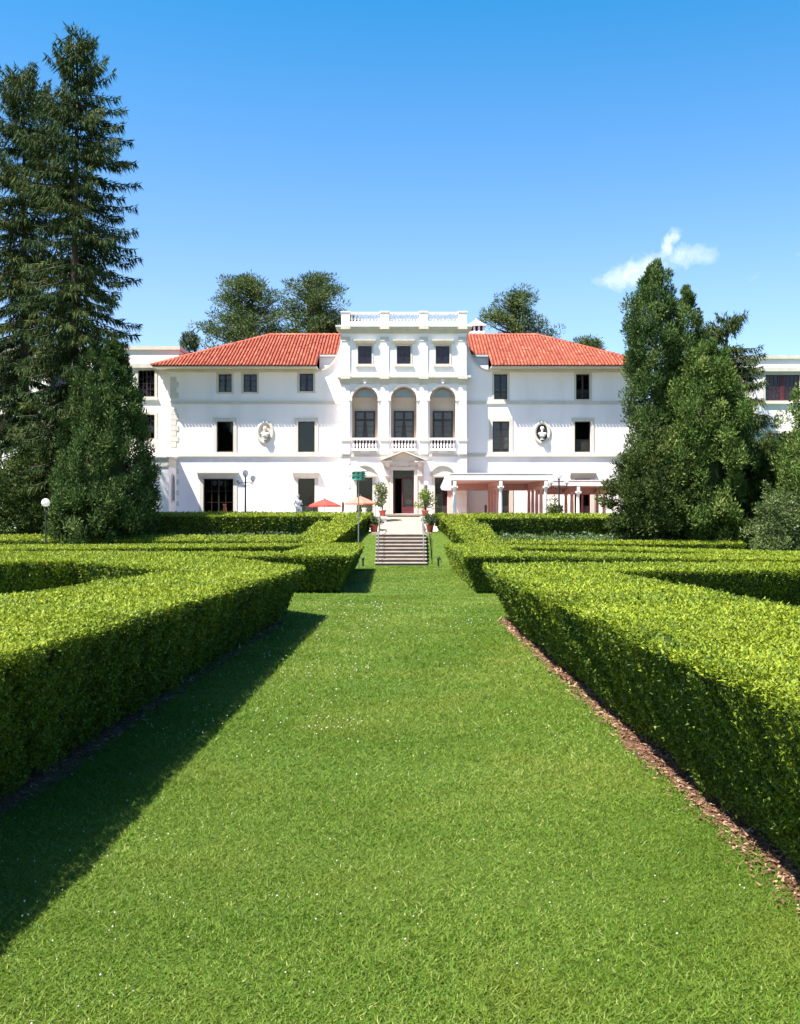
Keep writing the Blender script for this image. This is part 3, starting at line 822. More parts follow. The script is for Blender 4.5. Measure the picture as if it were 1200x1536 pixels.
# --- central pavilion
def ax(p): return mx(p, YP)
def az(p): return mz(p, YP)
BAYS = [547.3, 605.6, 664.0]
ZTOP = az(489)
DEP = .95
pav_ops = [(ax(c - 10.3), ax(c + 10.3), az(546), az(518.5)) for c in BAYS]
gw = [(ax(535), ax(558.7), .15, az(716.5)), (ax(652.3), ax(672.3 + 3), .15, az(716.5))]
door_op = (ax(589.5), ax(621), az(770.5), az(705.5))
ZSP, ARC_R = az(599), 19.5 * YP / FPX          # spring line and radius of the arches
zb_, zt_ = az(657), az(563.5)                    # arcade storey
pv = MB()
wall_panel(pv, PX0, PX1, zt_, ZTOP, YP, pav_ops, .3)
wall_panel(pv, PX0, PX1, -.6, zb_, YP, gw + [door_op], .3)
xprev = PX0
for c in BAYS:
    xa, xb = ax(c) - ARC_R, ax(c) + ARC_R
    pv.quad((xprev, YP, zb_), (xa, YP, zb_), (xa, YP, zt_), (xprev, YP, zt_))
    n = 18; prev = None
    for k in range(n + 1):
        a = math.pi - math.pi * k / n; x, z = ax(c) + ARC_R * math.cos(a), ZSP + ARC_R * math.sin(a)
        if prev:
            pv.quad((prev[0], YP, prev[1]), (x, YP, z), (x, YP, zt_), (prev[0], YP, zt_))
        prev = (x, z)
    xprev = xb
pv.quad((xprev, YP, zb_), (PX1, YP, zb_), (PX1, YP, zt_), (xprev, YP, zt_))
# sides, roof deck
pv.quad((PX0, YP, -.6), (PX0, YP, ZTOP), (PX0, 82, ZTOP), (PX0, 82, -.6)); pv.quad((PX1, YP, -.6), (PX1, 82, -.6), (PX1, 82, ZTOP), (PX1, YP, ZTOP))
pv.quad((PX0, YP, ZTOP - .2), (PX1, YP, ZTOP - .2), (PX1, 82, ZTOP - .2), (PX0, 82, ZTOP - .2)); pv.quad((PX0, 82, ZR - 1), (PX0, 82, ZTOP), (PX1, 82, ZTOP), (PX1, 82, ZR - 1))
pav = pv.build("pavilion", STUCCO, house)
# loggia recess behind the arches
lg = MB()
yb = YP + DEP
for c in BAYS:
    xa, xb = ax(c) - ARC_R, ax(c) + ARC_R
    lg.quad((xa, YP + .001, zb_), (xa, YP + .001, ZSP), (xa, yb, ZSP), (xa, yb, zb_)); lg.quad((xb, YP + .001, ZSP), (xb, YP + .001, zb_), (xb, yb, zb_), (xb, yb, ZSP))
    n = 18
    for k in range(n):
        a, b = math.pi - math.pi * k / n, math.pi - math.pi * (k + 1) / n
        p = lambda t, y: (ax(c) + ARC_R * math.cos(t), y, ZSP + ARC_R * math.sin(t))
        lg.quad(p(a, YP + .001), p(b, YP + .001), p(b, yb), p(a, yb))
    lg.quad((xa, YP, zb_), (xb, YP, zb_), (xb, yb, zb_), (xa, yb, zb_))
    lg.quad((xa, yb, zb_), (xb, yb, zb_), (xb, yb, ZSP + ARC_R), (xa, yb, ZSP + ARC_R))
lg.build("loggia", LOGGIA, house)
for bi, c in enumerate(BAYS):
    Yw = yb
    x0, x1 = mx(c - 14.6, Yw), mx(c + 15.2, Yw); z0, z1 = az(657) + .01, mz(617, Yw)
    # casement standing on the loggia floor, its own dark box behind the panes
    wv = window(house, x0, x1, z0, z1, Yw - .12, 2, 3, recess=0.0, sur=0, sill=False, transom=.68, mull=.085, label=None)
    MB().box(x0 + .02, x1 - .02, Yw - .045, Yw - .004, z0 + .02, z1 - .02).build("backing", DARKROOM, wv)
    if bi < 2:
        for sgn in (-1, 1):
            xm_ = (x0 + x1) / 2; zz0, zz1 = z0 + .1, z0 + (z1 - z0) * .64
            xo = x0 + .1 if sgn < 0 else x1 - .1
            tri = [(xo, zz0), (xo + (-sgn) * .42, zz0), (xm_ + sgn * .09, zz1), (xo, zz1)]
            if sgn > 0: tri = tri[::-1]
            MB().prism_y(tri, Yw - .066, Yw - .06).build("curtain", SHADE, wv)
    else:
        MB().box(x0 + .12, x1 - .12, Yw - .066, Yw - .06, z0 + .1, z0 + (z1 - z0) * .62).build("blind", CURTAIN, wv)
    MB().box(x0 + .12, x1 - .12, Yw - .066, Yw - .06, z0 + (z1 - z0) * .72, z1 - .1).build("blind", SHADE, wv)
    # lunette
    zl, rl = mz(596.5, Yw), 15.0 * Yw / FPX
    pts = [(mx(c, Yw) + rl * math.cos(math.pi * k / 16), zl + rl * .95 * math.sin(math.pi * k / 16)) for k in range(17)]
    lu = MB().prism_y(pts, Yw - .02, Yw + .01).build("lunette", surf("lunette_pane", (0.20, 0.25, 0.28), 0.12, 0.2, 1.2, spec=0.8) if bi == 0 else bpy.data.materials["lunette_pane"], house)
    MB().box(mx(c, Yw) - ARC_R + .02, mx(c, Yw) + ARC_R - .02, Yw - .06, Yw - .001, zl - .12, zl - .002).build("ledge", LOGGIA, lu)
    for zz in (605, 610):
        MB().box(mx(c, Yw) - ARC_R + .02, mx(c, Yw) + ARC_R - .02, Yw - .015, Yw - .001, mz(zz, Yw), mz(zz, Yw) + .03).build("panel_moulding", LOGGIA, lu)
    # archivolt and imposts and keystone
    n = 20; av = MB()
    for k in range(n):
        a, b = math.pi * k / n, math.pi * (k + 1) / n
        r0, r1 = ARC_R, ARC_R + .17
        P = lambda r, t: (ax(c) + r * math.cos(t), ZSP + r * math.sin(t))
        q = [P(r0, a), P(r1, a), P(r1, b), P(r0, b)]
        av.prism_y(q, YP - .07, YP - .003)
    av.build("archivolt", STUCCO, house)
    for sgn in (-1, 1):
        xs0 = ax(c) + sgn * (ARC_R - .03); xs1 = ax(c) + sgn * (ARC_R + .26)
        MB().box(min(xs0, xs1), max(xs0, xs1), YP - .11, YP + .2, ZSP - .13, ZSP - .003).build("impost", TRIM, house)
    if bi != 1:
        MB().prism_y([(ax(c) - .07, az(575.5)), (ax(c) + .07, az(575.5)), (ax(c) + .13, az(569.5)), (ax(c) - .13, az(569.5))], YP - .2, YP).build("keystone", STUCCO, house)
# pilasters on the upper two storeys
PIL = [(512.6, 524.8), (571, 583), (629.6, 641.6), (688, 699.6)]
for a, b in PIL:
    xa, xb = ax(a), ax(b)
    MB().box(xa, xb, YP - .09, YP + .01, az(563.2), az(497.6)).build("pilaster", STUCCO, house)
    MB().box(xa - .02, xb + .02, YP - .125, YP + .01, az(512), az(505.5)).build("capital", TRIM, house)
    MB().box(xa, xb, YP - .09, YP + .01, az(657.8), az(576.8)).build("pilaster", STUCCO, house)
    MB().box(xa - .03, xb + .03, YP - .13, YP + .01, az(577.5), az(575)).build("capital", TRIM, house)
    MB().box(xa - .01, xb + .01, YP - .15, YP + .01, az(681.4), az(662)).build("pedestal", STUCCO, house)
    MB().box(xa - .06, xb + .06, YP - .21, YP + .01, az(662) + .001, az(658)).build("pedestal_cap", TRIM, house)
def cornice(name, x0, x1, zlo, zhi, steps, mat=TRIM, y=YP, wrap=True):
    """stepped moulding: steps = (fraction of height, projection)"""
    m = MB(); za = zlo
    for fr, pr in steps:
        zb2 = zlo + (zhi - zlo) * fr
        m.box(x0 - pr, x1 + pr, y - pr, y + (.9 if wrap else .02), za, zb2 - .001); za = zb2
    return m.build(name, mat, house)
cornice("cornice", PX0, PX1, az(500.5), az(489), [(.16, .10), (.34, .15), (.52, .22), (.78, .34), (1, .40)])
cornice("entablature", PX0, PX1, az(575), az(563.5), [(.22, .115), (.5, .14), (.7, .20), (1, .30)])
for a, b in PIL:                # ressauts over the pilasters
    MB().box(ax(a) - .06, ax(b) + .06, YP - .345, YP - .05, az(569), az(564.2)).build("entablature_block", TRIM, house)
    MB().box(ax(a) - .05, ax(b) + .05, YP - .445, YP - .05, az(495), az(489.5)).build("cornice_block", TRIM, house)
s = MB(); s.box(PX0 - .05, PX1 + .05, YP - .10, YP + .3, az(685), az(681.6)); s.build("string_course", TRIM, house)
for q in pav_ops:
    window(house, *q, YP, 2, 2, sur=.13, sill=True, hood=(.30, az(518) + .11, az(510)), mat=REDFRAME, curtain='half')
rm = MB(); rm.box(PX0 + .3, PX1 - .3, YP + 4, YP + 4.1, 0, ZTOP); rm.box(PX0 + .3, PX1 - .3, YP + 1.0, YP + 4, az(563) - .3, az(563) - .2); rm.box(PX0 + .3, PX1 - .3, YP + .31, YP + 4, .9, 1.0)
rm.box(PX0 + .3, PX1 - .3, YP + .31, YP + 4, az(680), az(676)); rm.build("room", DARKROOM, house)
for q in gw:
    wv = window(house, *q, YP, 1, 1, sur=.22, sill=False, curtain='half')
    x0, x1 = q[0] - .30, q[1] + .30; zb2, zt2 = q[3] + .30, az(699)
    s = MB(); xm = (x0 + x1) / 2; hw = (x1 - x0) / 2; h = zt2 - zb2; rad = (hw * hw + h * h) / (2 * h)
    arc = []
    for k in range(13):
        x = x0 + (x1 - x0) * k / 12; arc.append((x, zt2 - rad + math.sqrt(max(0, rad * rad - (x - xm) ** 2))))
    s.prism_y([(x0, zb2 - .1)] + [(x1, zb2 - .1)] + arc[::-1], YP - .16, YP + .02)
    s.build("hood", TRIM, wv)
    r = MB()
    for (xa, za), (xb, zb3) in zip(arc, arc[1:]): r.prism_y([(xa, za + .001), (xb, zb3 + .001), (xb, zb3 + .10), (xa, za + .10)], YP - .28, YP + .02)
    r.box(x0 - .05, x1 + .05, YP - .24, YP + .02, zb2 - .22, zb2 - .101)
    r.build("hood_moulding", TRIM, wv)
# balconettes
bal = MB().lathe(0, 0, [(.085, 0), (.085, .05), (.05, .08), (.06, .12), (.095, .25), (.085, .34), (.045, .5), (.04, .58), (.06, .63), (.085, .66), (.085, .70)], 10).mesh("baluster", STUCCO, True)
for c in BAYS:
    x0, x1 = ax(c - 19.2), ax(c + 19.2)
    bo = MB().box(x0, x1, YP - .24, YP + .1, az(660.3), az(657)).build("balcony_rail", STUCCO, house)
    MB().box(x0, x1, YP - .26, YP - .001, az(676.5), az(673.3)).build("balcony_base", STUCCO, house)
    MB().box(x0 + .1, x0 + .6, YP - .2, YP - .001, az(677.8), az(676.5) - .001).build("corbel", TRIM, house)
    MB().box(x1 - .6, x1 - .1, YP - .2, YP - .001, az(677.8), az(676.5) - .001).build("corbel", TRIM, house)
    hgt = (az(660.3) - az(673.3)) / .70
    for k in range(8):
        xk = x0 + .13 + (x1 - x0 - .26) * k / 7
        inst("baluster", bal, (xk, YP - .12, az(673.3)), house, (.95, .95, hgt))
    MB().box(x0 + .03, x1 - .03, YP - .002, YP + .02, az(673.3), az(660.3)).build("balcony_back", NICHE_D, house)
# roof balustrade
zr0, zr1, zr2, zr3 = az(489), az(482), az(470.5), az(467.5)
posts = [(512, 524.5), (570.5, 583), (629, 641), (688, 700)]
for a, b in posts:
    MB().box(ax(a), ax(b), YP - .06, YP + .42, zr0 + .001, zr3 - .06).build("parapet_post", STUCCO, house)
    MB().box(ax(a) - .05, ax(b) + .05, YP - .11, YP + .47, zr3 - .059, zr3 + .03).build("post_cap", STUCCO, house)
hgt = (zr2 - zr1) / .70
for (a, b), (c, d) in zip(posts, posts[1:]):
    x0, x1 = ax(b), ax(c)
    MB().box(x0, x1, YP - .02, YP + .36, zr0 + .001, zr1).build("parapet_base", STUCCO, house)
    MB().box(x0, x1, YP - .04, YP + .38, zr2, zr3 - .03).build("parapet_rail", STUCCO, house)
    for k in range(9):
        inst("baluster", bal, (x0 + .14 + (x1 - x0 - .28) * k / 8, YP + .17, zr1), house, (1.05, 1.05, hgt))
# pavilion quoins
qh = 9.15 * YP / FPX
q1 = MB().box(0, .66, -.05, .01, .012, qh - .012).mesh("quoin", STUCCO); q2 = MB().box(0, .55, -.045, .01, .012, qh - .012).mesh("quoin", STUCCO)
k = 0; zq = az(686) - qh
while zq > 0:
    wq = (.66, .55)[k % 2]
    inst("quoin", (q1, q2)[k % 2], (PX0 - .02, YP, zq), house); inst("quoin", (q1, q2)[k % 2], (PX1 + .02 - wq, YP, zq), house)
    zq -= qh; k += 1
# doorway with pediment
dx0, dx1, dz0, dz1 = door_op
dr = MB()
dr.box(dx0 - .26, dx0, YP - .12, YP + .02, dz0 - .1, dz1); dr.box(dx1, dx1 + .26, YP - .12, YP + .02, dz0 - .1, dz1); dr.box(dx0 - .26, dx1 + .26, YP - .122, YP + .02, dz1, dz1 + .26)
dr.box(dx0 - .70, dx0 - .30, YP - .07, YP + .02, dz0 - .1, dz1 + .4); dr.box(dx1 + .30, dx1 + .70, YP - .07, YP + .02, dz0 - .1, dz1 + .4)
door = dr.build("doorway", PINKSTONE, house)
MB().box(dx0 - .70, dx1 + .70, YP - .22, YP + .02, dz1 + .401, az(692)).build("frieze", PINKSTONE, door)
MB().box(ax(597.5), ax(613.5), YP - .26, YP - .2, az(699.5), az(690.5)).build("name_tablet", PINKSTONE, door)
xm = ax(605.3)
ped = MB(); ped.prism_y([(ax(573.5), az(691.5)), (ax(637.5), az(691.5)), (xm, az(678.5))], YP - .25, YP + .02); ped.build("pediment", PINKSTONE, door)
for sgn in (-1, 1):
    xe = ax(571.5) if sgn < 0 else ax(639.3)
    q = [(xe, az(691.6)), (xm, az(678.0)), (xm, az(675.6)), (xe, az(689.6))]
    if sgn > 0: q = q[::-1]
    MB().prism_y(q, YP - .62, YP + .02).build("raking_cornice", TRIM, door)
    xa, xb = (ax(574.5), ax(588.5)) if sgn < 0 else (ax(622), ax(637.5))
    MB().box(xa, xb, YP - .5, YP - .221, az(693.5), az(691.6)).build("cornice_return", STUCCO, door)
    xc = ax(581.5) if sgn < 0 else ax(629.5)
    MB().prism_x([(YP - .08, az(716)), (YP - .25, az(714)), (YP - .3, az(706)), (YP - .2, az(700)), (YP - .42, az(694)), (YP - .0, az(694))], xc - .16, xc + .16).build("console_bracket", PINKSTONE, door)
    MB().box(xc - .2, xc + .2, YP - .26, YP - .072, az(713.6), az(711.6)).build("bracket_cap", STUCCO, door)
zt = az(717)
tr = MB(); tr.box(dx0, dx1, YP + .14, YP + .2, dz1 - .07, dz1); tr.box(dx0, dx1, YP + .14, YP + .2, zt - .05, zt + .05)
for k in range(9):
    xk = dx0 + (dx1 - dx0) * (k + .5) / 9
    tr.tube([(xk - .05, YP + .17, zt + .05), (xk + .06, YP + .17, (zt + dz1) / 2), (xk - .05, YP + .17, dz1 - .07)], .018, 4)
tro = tr.build("transom", FRAME, door)
MB().box(dx0, dx1, YP + .21, YP + .215, zt, dz1).build("pane", GLASS, tro)
fr = MB(); xmid = dx0 + (dx1 - dx0) * .44
fr.box(dx0, dx0 + .1, YP + .14, YP + .2, dz0, zt - .05); fr.box(dx1 - .08, dx1, YP + .14, YP + .2, dz0, zt - .05); fr.box(xmid - .04, xmid + .05, YP + .14, YP + .2, dz0, zt - .05)
fr.box(xmid + .05, dx1 - .08, YP + .141, YP + .199, dz0, dz0 + .5); fr.box(xmid + .05, dx1 - .08, YP + .141, YP + .199, zt - .14, zt - .05)
for k in range(1, 4):
    zk = dz0 + .5 + (zt - .64 - dz0) * k / 4; fr.box(xmid + .05, dx1 - .08, YP + .16, YP + .18, zk - .012, zk + .012)
leafo = fr.build("door_leaf", REDFRAME, door)
MB().box(xmid + .05, dx1 - .08, YP + .167, YP + .173, dz0 + .5, zt - .14).build("pane", GLASS, leafo)
MB().box(xmid + .1, dx1 - .12, YP + .28, YP + .29, dz0 + .45, zt - .1).build("curtain", CURTAIN, leafo)
op = MB(); op.box(dx0 + .1, dx0 + .15, YP + .21, YP + .95, dz0, zt - .06); op.build("door_leaf", FRAME, door)
MB().box(dx0 - .5, dx1 + .5, YP - .9, YP + .3, dz0 - .3, dz0 - .02).build("door_sill", STONE, door)

# ------------------------------------------------------------------ wings behind
def wing(name, label, x0, x1, Y, ztop, zcor, depth, wins, side_left=False):
    r = empty(name, label, "building", ((x0 + x1) / 2, Y, 0))
    w = MB(); ops = [q[:4] for q in wins]
    wall_panel(w, x0, x1, -.6, zcor, Y, ops, .3)
    w.quad((x0, Y, -.6), (x0, Y, zcor), (x0, Y + depth, zcor), (x0, Y + depth, -.6)); w.quad((x1, Y, -.6), (x1, Y + depth, -.6), (x1, Y + depth, zcor), (x1, Y, zcor))
    w.quad((x0, Y + depth, -.6), (x0, Y + depth, zcor), (x1, Y + depth, zcor), (x1, Y + depth, -.6))
    w.build("wall", STUCCO2, r)
    MB().box(x0 + .001, x1 - .001, Y + .0, Y + depth, zcor + .30, ztop - .26).build("parapet", STUCCO2, r)
    MB().box(x0 - .12, x1 + .12, Y - .12, Y + depth, ztop - .259, ztop).build("coping", TRIM, r)
    MB().box(x0 - .17, x1 + .17, Y - .17, Y + depth, zcor, zcor + .299).build("cornice", TRIM, r)
    MB().box(x0 + .3, x1 - .3, Y + 3, Y + 3.1, -.3, zcor - .3).build("room", DARKROOM, r)
    for q in wins: window(r, *q[:4], Y, *q[4])
    return r
LY = 74.6
lz = lambda p: mz(p, LY); lx = lambda p: mx(p, LY)
WV = (4, 4, .14, .2, True, None, REDFRAME, 'half', None, .06, None, TRIM)
WP = (8, 4, .14, .2, True, None, REDFRAME, 'half', None, .14, None, TRIM)
W1 = (4, 4, .14, .2, True, None, FRAME, None, None, .06, None, TRIM)
lw = [(lx(207), lx(232), lz(595), lz(555), W1), (lx(207), lx(232), lz(658), lz(622), W1), (lx(-28), lx(25), lz(597), lz(559), W1), (lx(-28), lx(25), lz(660), lz(624), W1),
      (lx(75), lx(110), lz(597), lz(559), W1), (lx(75), lx(110), lz(660), lz(624), W1)]
wl_ = wing("annex", "flat-roofed white wing joined to the mansion behind the tall spruces", -48, lx(268), LY, lz(519.5), lz(552), 11, lw)
RY = 72.5
rz = lambda p: mz(p, RY); rx = lambda p: mx(p, RY)
rw = [(rx(1148), rx(1200), rz(601), rz(562), WP), (rx(1148), rx(1200), rz(690), rz(650), WP), (rx(1250), rx(1275), rz(601), rz(562), WV)]
wr_ = wing("annex", "flat-roofed white wing with paired multi-pane windows beyond the evergreens at far right", rx(1092), 48, RY, rz(533), rz(557.5), 11, rw)
lk_ = [(mx(958, 77), mx(968, 77), mz(636, 77), mz(606, 77), (1, 2, .14, .15, True, None, REDFRAME, None, None, .05, None, TRIM))]
wing("annex", "low white connecting block hidden behind the evergreens beside the mansion", WX1 + .5, rx(1092) - .5, 77, 9.2, 8.4, 8, lk_)
# low bay at the left corner of the house
bay = empty("bay", "low white projecting bay with arched window at the mansion's left corner", "bay", (-18.6, 72.8, 0))
bx1 = (253 - 606) * 71.5 / FPX
b_ = MB(); b_.box(-20.6, bx1, 71.5, 74.45, -.4, mz(700, 71.5)); b_.build("wall", STUCCO2, bay)
b_ = MB(); b_.box(-20.65, bx1 + .06, 71.44, 74.45, mz(700, 71.5) + .001, mz(697, 71.5)); b_.box(-20.6, bx1, 71.5, 74.45, mz(697, 71.5) + .001, mz(687, 71.5)); b_.box(-20.7, bx1 + .1, 71.4, 74.45, mz(687, 71.5) + .001, mz(684.5, 71.5))
b_.build("parapet", TRIM, bay)
def arch_yz(y0, y1, za, zs, n=10):
    r = (y1 - y0) / 2; c = (y0 + y1) / 2
    return [(y0, za), (y1, za)] + [(c + r * math.cos(math.pi * k / n), zs + r * math.sin(math.pi * k / n)) for k in range(n + 1)]
aw = MB().prism_x(arch_yz(72.25, 73.25, 1.9, 3.5), bx1 - .1, bx1 + .06).build("window", TRIM, bay)
MB().prism_x(arch_yz(72.38, 73.12, 2.03, 3.5), bx1 + .0, bx1 + .064).build("pane", surf("dark_pane", (.02, .022, .025), .1, .2, 2, spec=.6), aw)

# ------------------------------------------------------------------ stairs and walk
st = empty("staircase", "stone garden stairs with dark risers and pale treads below the door", "stairs", (-.17, 57.5, gzf(57.5)))
sx0, sx1 = -1.65, 1.30
zb0 = -1.84; rise, tread = .197, .38
for k in range(9):
    y0 = 57.5 + tread * k; z0 = zb0 + rise * k
    so = MB().box(sx0, sx1, y0 + .03, 61.6 - .002 * k, z0 - (.15 if k == 0 else -.001), z0 + rise - .05).build("step", RISER, st)
    MB().box(sx0 - .04, sx1 + .04, y0, y0 + tread + .06, z0 + rise - .049, z0 + rise).build("tread", TREAD, so)
wk = empty("stone_walk", "pale sloping stone walk between the potted plants up to the door", "walk", (0, 61, 0)); 
zt0 = zb0 + 9 * rise
ns = 8; ya, yb2 = 61.0, 68.6; z_end = .86
for k in range(ns):
    a = ya + (yb2 - ya) * k / ns; b = ya + (yb2 - ya) * (k + 1) / ns - .012
    za = zt0 + (z_end - zt0) * k / ns + .012; zb4 = zt0 + (z_end - zt0) * (k + 1) / ns
    MB().prism_x([(a, za - .5), (b, zb4 - .5), (b, zb4), (a, za)], -1.58, 1.24).build("slab", STONE, wk)
for k in range(2):
    MB().box(-1.7 + .1 * k, 1.6 - .1 * k, yb2 + .02 + .5 * k, 72.2, -.3 if k == 0 else z_end + .101, z_end + .1 + .1 * k).build("landing_step", RISER if k == 0 else STONE, wk)
for sgn, xx in ((-1, -1.80), (1, 1.44)):
    MB().box(xx - .2, xx + .2, 61.3, 68.5, -.3, .0).build("kerb", STONE, wk)
# pedestals for the upper pots
for xx, nm in ((px(573.5, 0, 66.5)[0], 'left'), (px(637.5, 0, 66.5)[0], 'right')):
    p = MB(); p.box(xx - .28, xx + .28, 66.2, 66.8, .0, .80); p.box(xx - .34, xx + .34, 66.14, 66.86, .801, .93)
    po = p.build("pedestal", STATUE); tag(po, f"pale stone pedestal under the upper {'bushy' if nm == 'right' else 'flowering'} potted shrub on the {nm} of the walk", "pedestal", "pedestals beside the walk")
# handrails
def rail(x, label):
    r = empty("handrail", label, "handrail", (x, 57.6, gzf(57.6)), "stair handrails")
    h = .95
    pts = [(x, 57.7, zb0 + rise + h), (x, 61.2, zt0 + h), (x, 62.4, zt0 + .12 + h)]
    MB().tube(pts, .028, 8).build("rail", GREYMETAL, r)
    for (xx, yy, zz) in ((x, 57.72, zb0 + rise), (x, 59.4, zb0 + rise * 5), (x, 61.2, zt0), (x, 62.4, zt0 + .1)):
        MB().tube([(xx, yy, zz - .02), (xx, yy, zz + h)], .024, 8).build("post", GREYMETAL, r)
rail((567 - 606) * 58 / FPX, "grey metal handrail on the left edge of the stairs")
rail((635.7 - 606) * 58 / FPX, "grey metal handrail on the right edge of the stairs")
hr = empty("guard_rail", "thin black metal guard rail on the grass right of the stairs", "rail", (1.62, 57.8, gzf(57.8)))
MB().tube([(1.62, 57.8, gzf(57.8) - .1), (1.62, 57.8, -.42), (1.58, 58.6, -.22)], .022, 6).build("rail", IRON, hr)
MB().tube([(1.58, 58.6, gzf(58.6) - .1), (1.58, 58.6, -.22)], .022, 6).build("post", IRON, hr)
def bollard(x, y, label):
    b = empty("path_light", label, "path light", (x, y, gzf(y)), "path lights at the stairs"); z = gzf(y)
    MB().lathe(x, y, [(.055, z - .05), (.055, z + .33), (.045, z + .34)], 10).build("post", IRON, b)
    MB().lathe(x, y, [(.04, z + .341), (.07, z + .36), (.085, z + .42), (.085, z + .47), (.05, z + .52), (.01, z + .54)], 10).build("lamp_head", IRON, b)
bollard((544.5 - 606) * 56.8 / FPX, 56.8, "small black path light on the grass left of the stairs")
bollard((657.5 - 606) * 56.8 / FPX, 56.8, "small black path light on the grass right of the stairs")

# ------------------------------------------------------------------ birdhouse
Yb = 54.0
bx = (537.8 - 606) * Yb / FPX
bh = empty("birdhouse", "green two-storey birdhouse with white roof on a tall pole", "birdhouse", (bx, Yb, gzf(Yb)))
MB().tube([(bx, Yb, gzf(Yb) - .2), (bx, Yb, 2.98)], .035, 8).build("pole", GREYMETAL, bh)
zz = mz(720.5, Yb)
for k in range(2):
    z0 = zz + k * .235
    MB().lathe(bx, Yb, [(.46, z0), (.46, z0 + .035)], 8, ph=.39).build("floor", BIRDDARK, bh)
    bo = MB().lathe(bx, Yb, [(.36, z0 + .036), (.36, z0 + .23)], 8, ph=.39).build("body", BIRDGREEN, bh)
    for q in range(8):
        a = 2 * math.pi * (q + .5) / 8 + .39
        MB().ball((bx + .335 * math.cos(a), Yb + .335 * math.sin(a), z0 + .13), .045, 8, 6).build("entrance_hole", NICHE_D, bo)
MB().lathe(bx, Yb, [(.5, zz + .47), (.5, zz + .5), (.28, zz + .6), (.08, zz + .68), (.02, zz + .75)], 8, ph=.39).build("roof", WHITEPAINT, bh)

# ------------------------------------------------------------------ lamps
def globe_lamp(x, y, zg, r, label, zbase=None):
    zb5 = gzf(y) if zbase is None else zbase
    l = empty("globe_lamp", label, "lamp", (x, y, zb5), "single globe lamps")
    MB().lathe(x, y, [(.09, zb5 - .05), (.09, zb5 + .25), (.045, zb5 + .3), (.04, zg - r - .06), (.08, zg - r - .05), (.1, zg - r + .04)], 10).build("post", IRON, l)
    MB().ball((x, y, zg), r, 16, 12).build("globe", GLOBE, l, True)
p = px(68.5, 754, 55.5); globe_lamp(p[0], p[1], p[2], .235, "white globe lamp on a black post before the dark evergreens at left")
p = px(1147, 768, 56.5); globe_lamp(p[0], p[1], p[2], .25, "white globe lamp half hidden in the shrub at right")
p = px(639.3, 725, 70.5); globe_lamp(p[0], p[1], p[2], .17, "small white globe lamp right of the front door", 0.02)
def tri_lamp(cxp, top, Yl, label):
    x = (cxp - 606) * Yl / FPX
    l = empty("lamp_post", label, "lamp post", (x, Yl, .02), "three-globe lamp posts")
    zt = mz(top, Yl); za = zt - .62
    MB().lathe(x, Yl, [(.14, .0), (.14, .25), (.08, .32), (.06, .6), (.05, za), (.075, za + .02), (.05, za + .06), (.045, zt - .26), (.09, zt - .22), (.10, zt - .15)], 10).build("post", IRON, l)
    MB().ball((x, Yl, zt), .2, 16, 12, sz=1.1).build("globe", GLOBE, l, True)
    arm = MB(); d = .50
    arm.tube([(x - d, Yl, za - .0), (x + d, Yl, za)], .022, 6)
    for sg in (-1, 1):
        arm.tube([(x, Yl, za - .22), (x + sg * .2, Yl, za - .2), (x + sg * .36, Yl, za - .06), (x + sg * .42, Yl, za)], .016, 5)
        arm.tube([(x + sg * d, Yl, za - .22), (x + sg * d, Yl, za + .07)], [.008, .035], 6)
        arm.tube([(x + sg * (d - .12), Yl, za), (x + sg * (d - .05), Yl, za - .12), (x + sg * d, Yl, za - .2)], .012, 5)
        MB().lathe(x + sg * d, Yl, [(.04, za + .07), (.10, za + .12), (.10, za + .15)], 10).build("globe_holder", IRON, l)
        MB().ball((x + sg * d, Yl, za + .29), .18, 16, 12, sz=1.05).build("globe", GLOBE, l, True)
    arm.build("arms", IRON, l)
tri_lamp(368.2, 710, 66, "black three-globe lamp post before the wide ground floor window")
tri_lamp(838.5, 714, 63.6, "black three-globe lamp post beside the pergola")

# ------------------------------------------------------------------ umbrellas
def umbrella(cxp, ytop, yedge, wpx, Yu, mat, label):
    x = (cxp - 606) * Yu / FPX; zt, ze = mz(ytop, Yu), mz(yedge, Yu); r = wpx * Yu / FPX / 2
    u = empty("umbrella", label, "umbrella", (x, Yu, .02), "red terrace umbrellas")
    MB().tube([(x, Yu, .02), (x, Yu, zt - .02)], .03, 8).build("pole", WOOD, u)
    MB().lathe(x, Yu, [(.3, .02), (.3, .08), (.08, .12), (.06, .35)], 12).build("base", IRON, u)
    c = MB(); vs = [(x, Yu, zt)]; n = 8; fs = []
    for k in range(n):
        for t in (.35, .7, 1.0):
            a0 = 2 * math.pi * k / n + .2
            sag = -.05 * math.sin(math.pi * t)
            vs.append((x + r * t * math.cos(a0), Yu + r * t * math.sin(a0), zt + (ze - zt) * t - sag * .4))
    for k in range(n):
        a = 1 + k * 3; b = 1 + ((k + 1) % n) * 3
        fs += [(0, a, b), (a, a + 1, b + 1, b), (a + 1, a + 2, b + 2, b + 1)]
    base = len(vs)
    for k in range(n):
        a0 = 2 * math.pi * k / n + .2; vs.append((x + r * math.cos(a0), Yu + r * math.sin(a0), ze - .10))
    for k in range(n):
        a = 3 + k * 3; b = 3 + ((k + 1) % n) * 3; fs.append((a, base + k, base + (k + 1) % n, b))
    c.add(vs, fs); c.build("canopy", mat, u)
    for k in range(n):
        a0 = 2 * math.pi * k / n + .2
        MB().tube([(x + .03 * math.cos(a0), Yu + .03 * math.sin(a0), zt - .05), (x + r * .98 * math.cos(a0), Yu + r * .98 * math.sin(a0), ze - .02)], .012, 4).build("rib", WOOD, u)
    MB().lathe(x, Yu, [(.05, zt - .01), (.05, zt + .03), (.02, zt + .09), (.005, zt + .12)], 8).build("finial", WOOD, u)
umbrella(487.2, 748, 758.2, 49, 66, RED, "open bright red umbrella in front of the white wall")
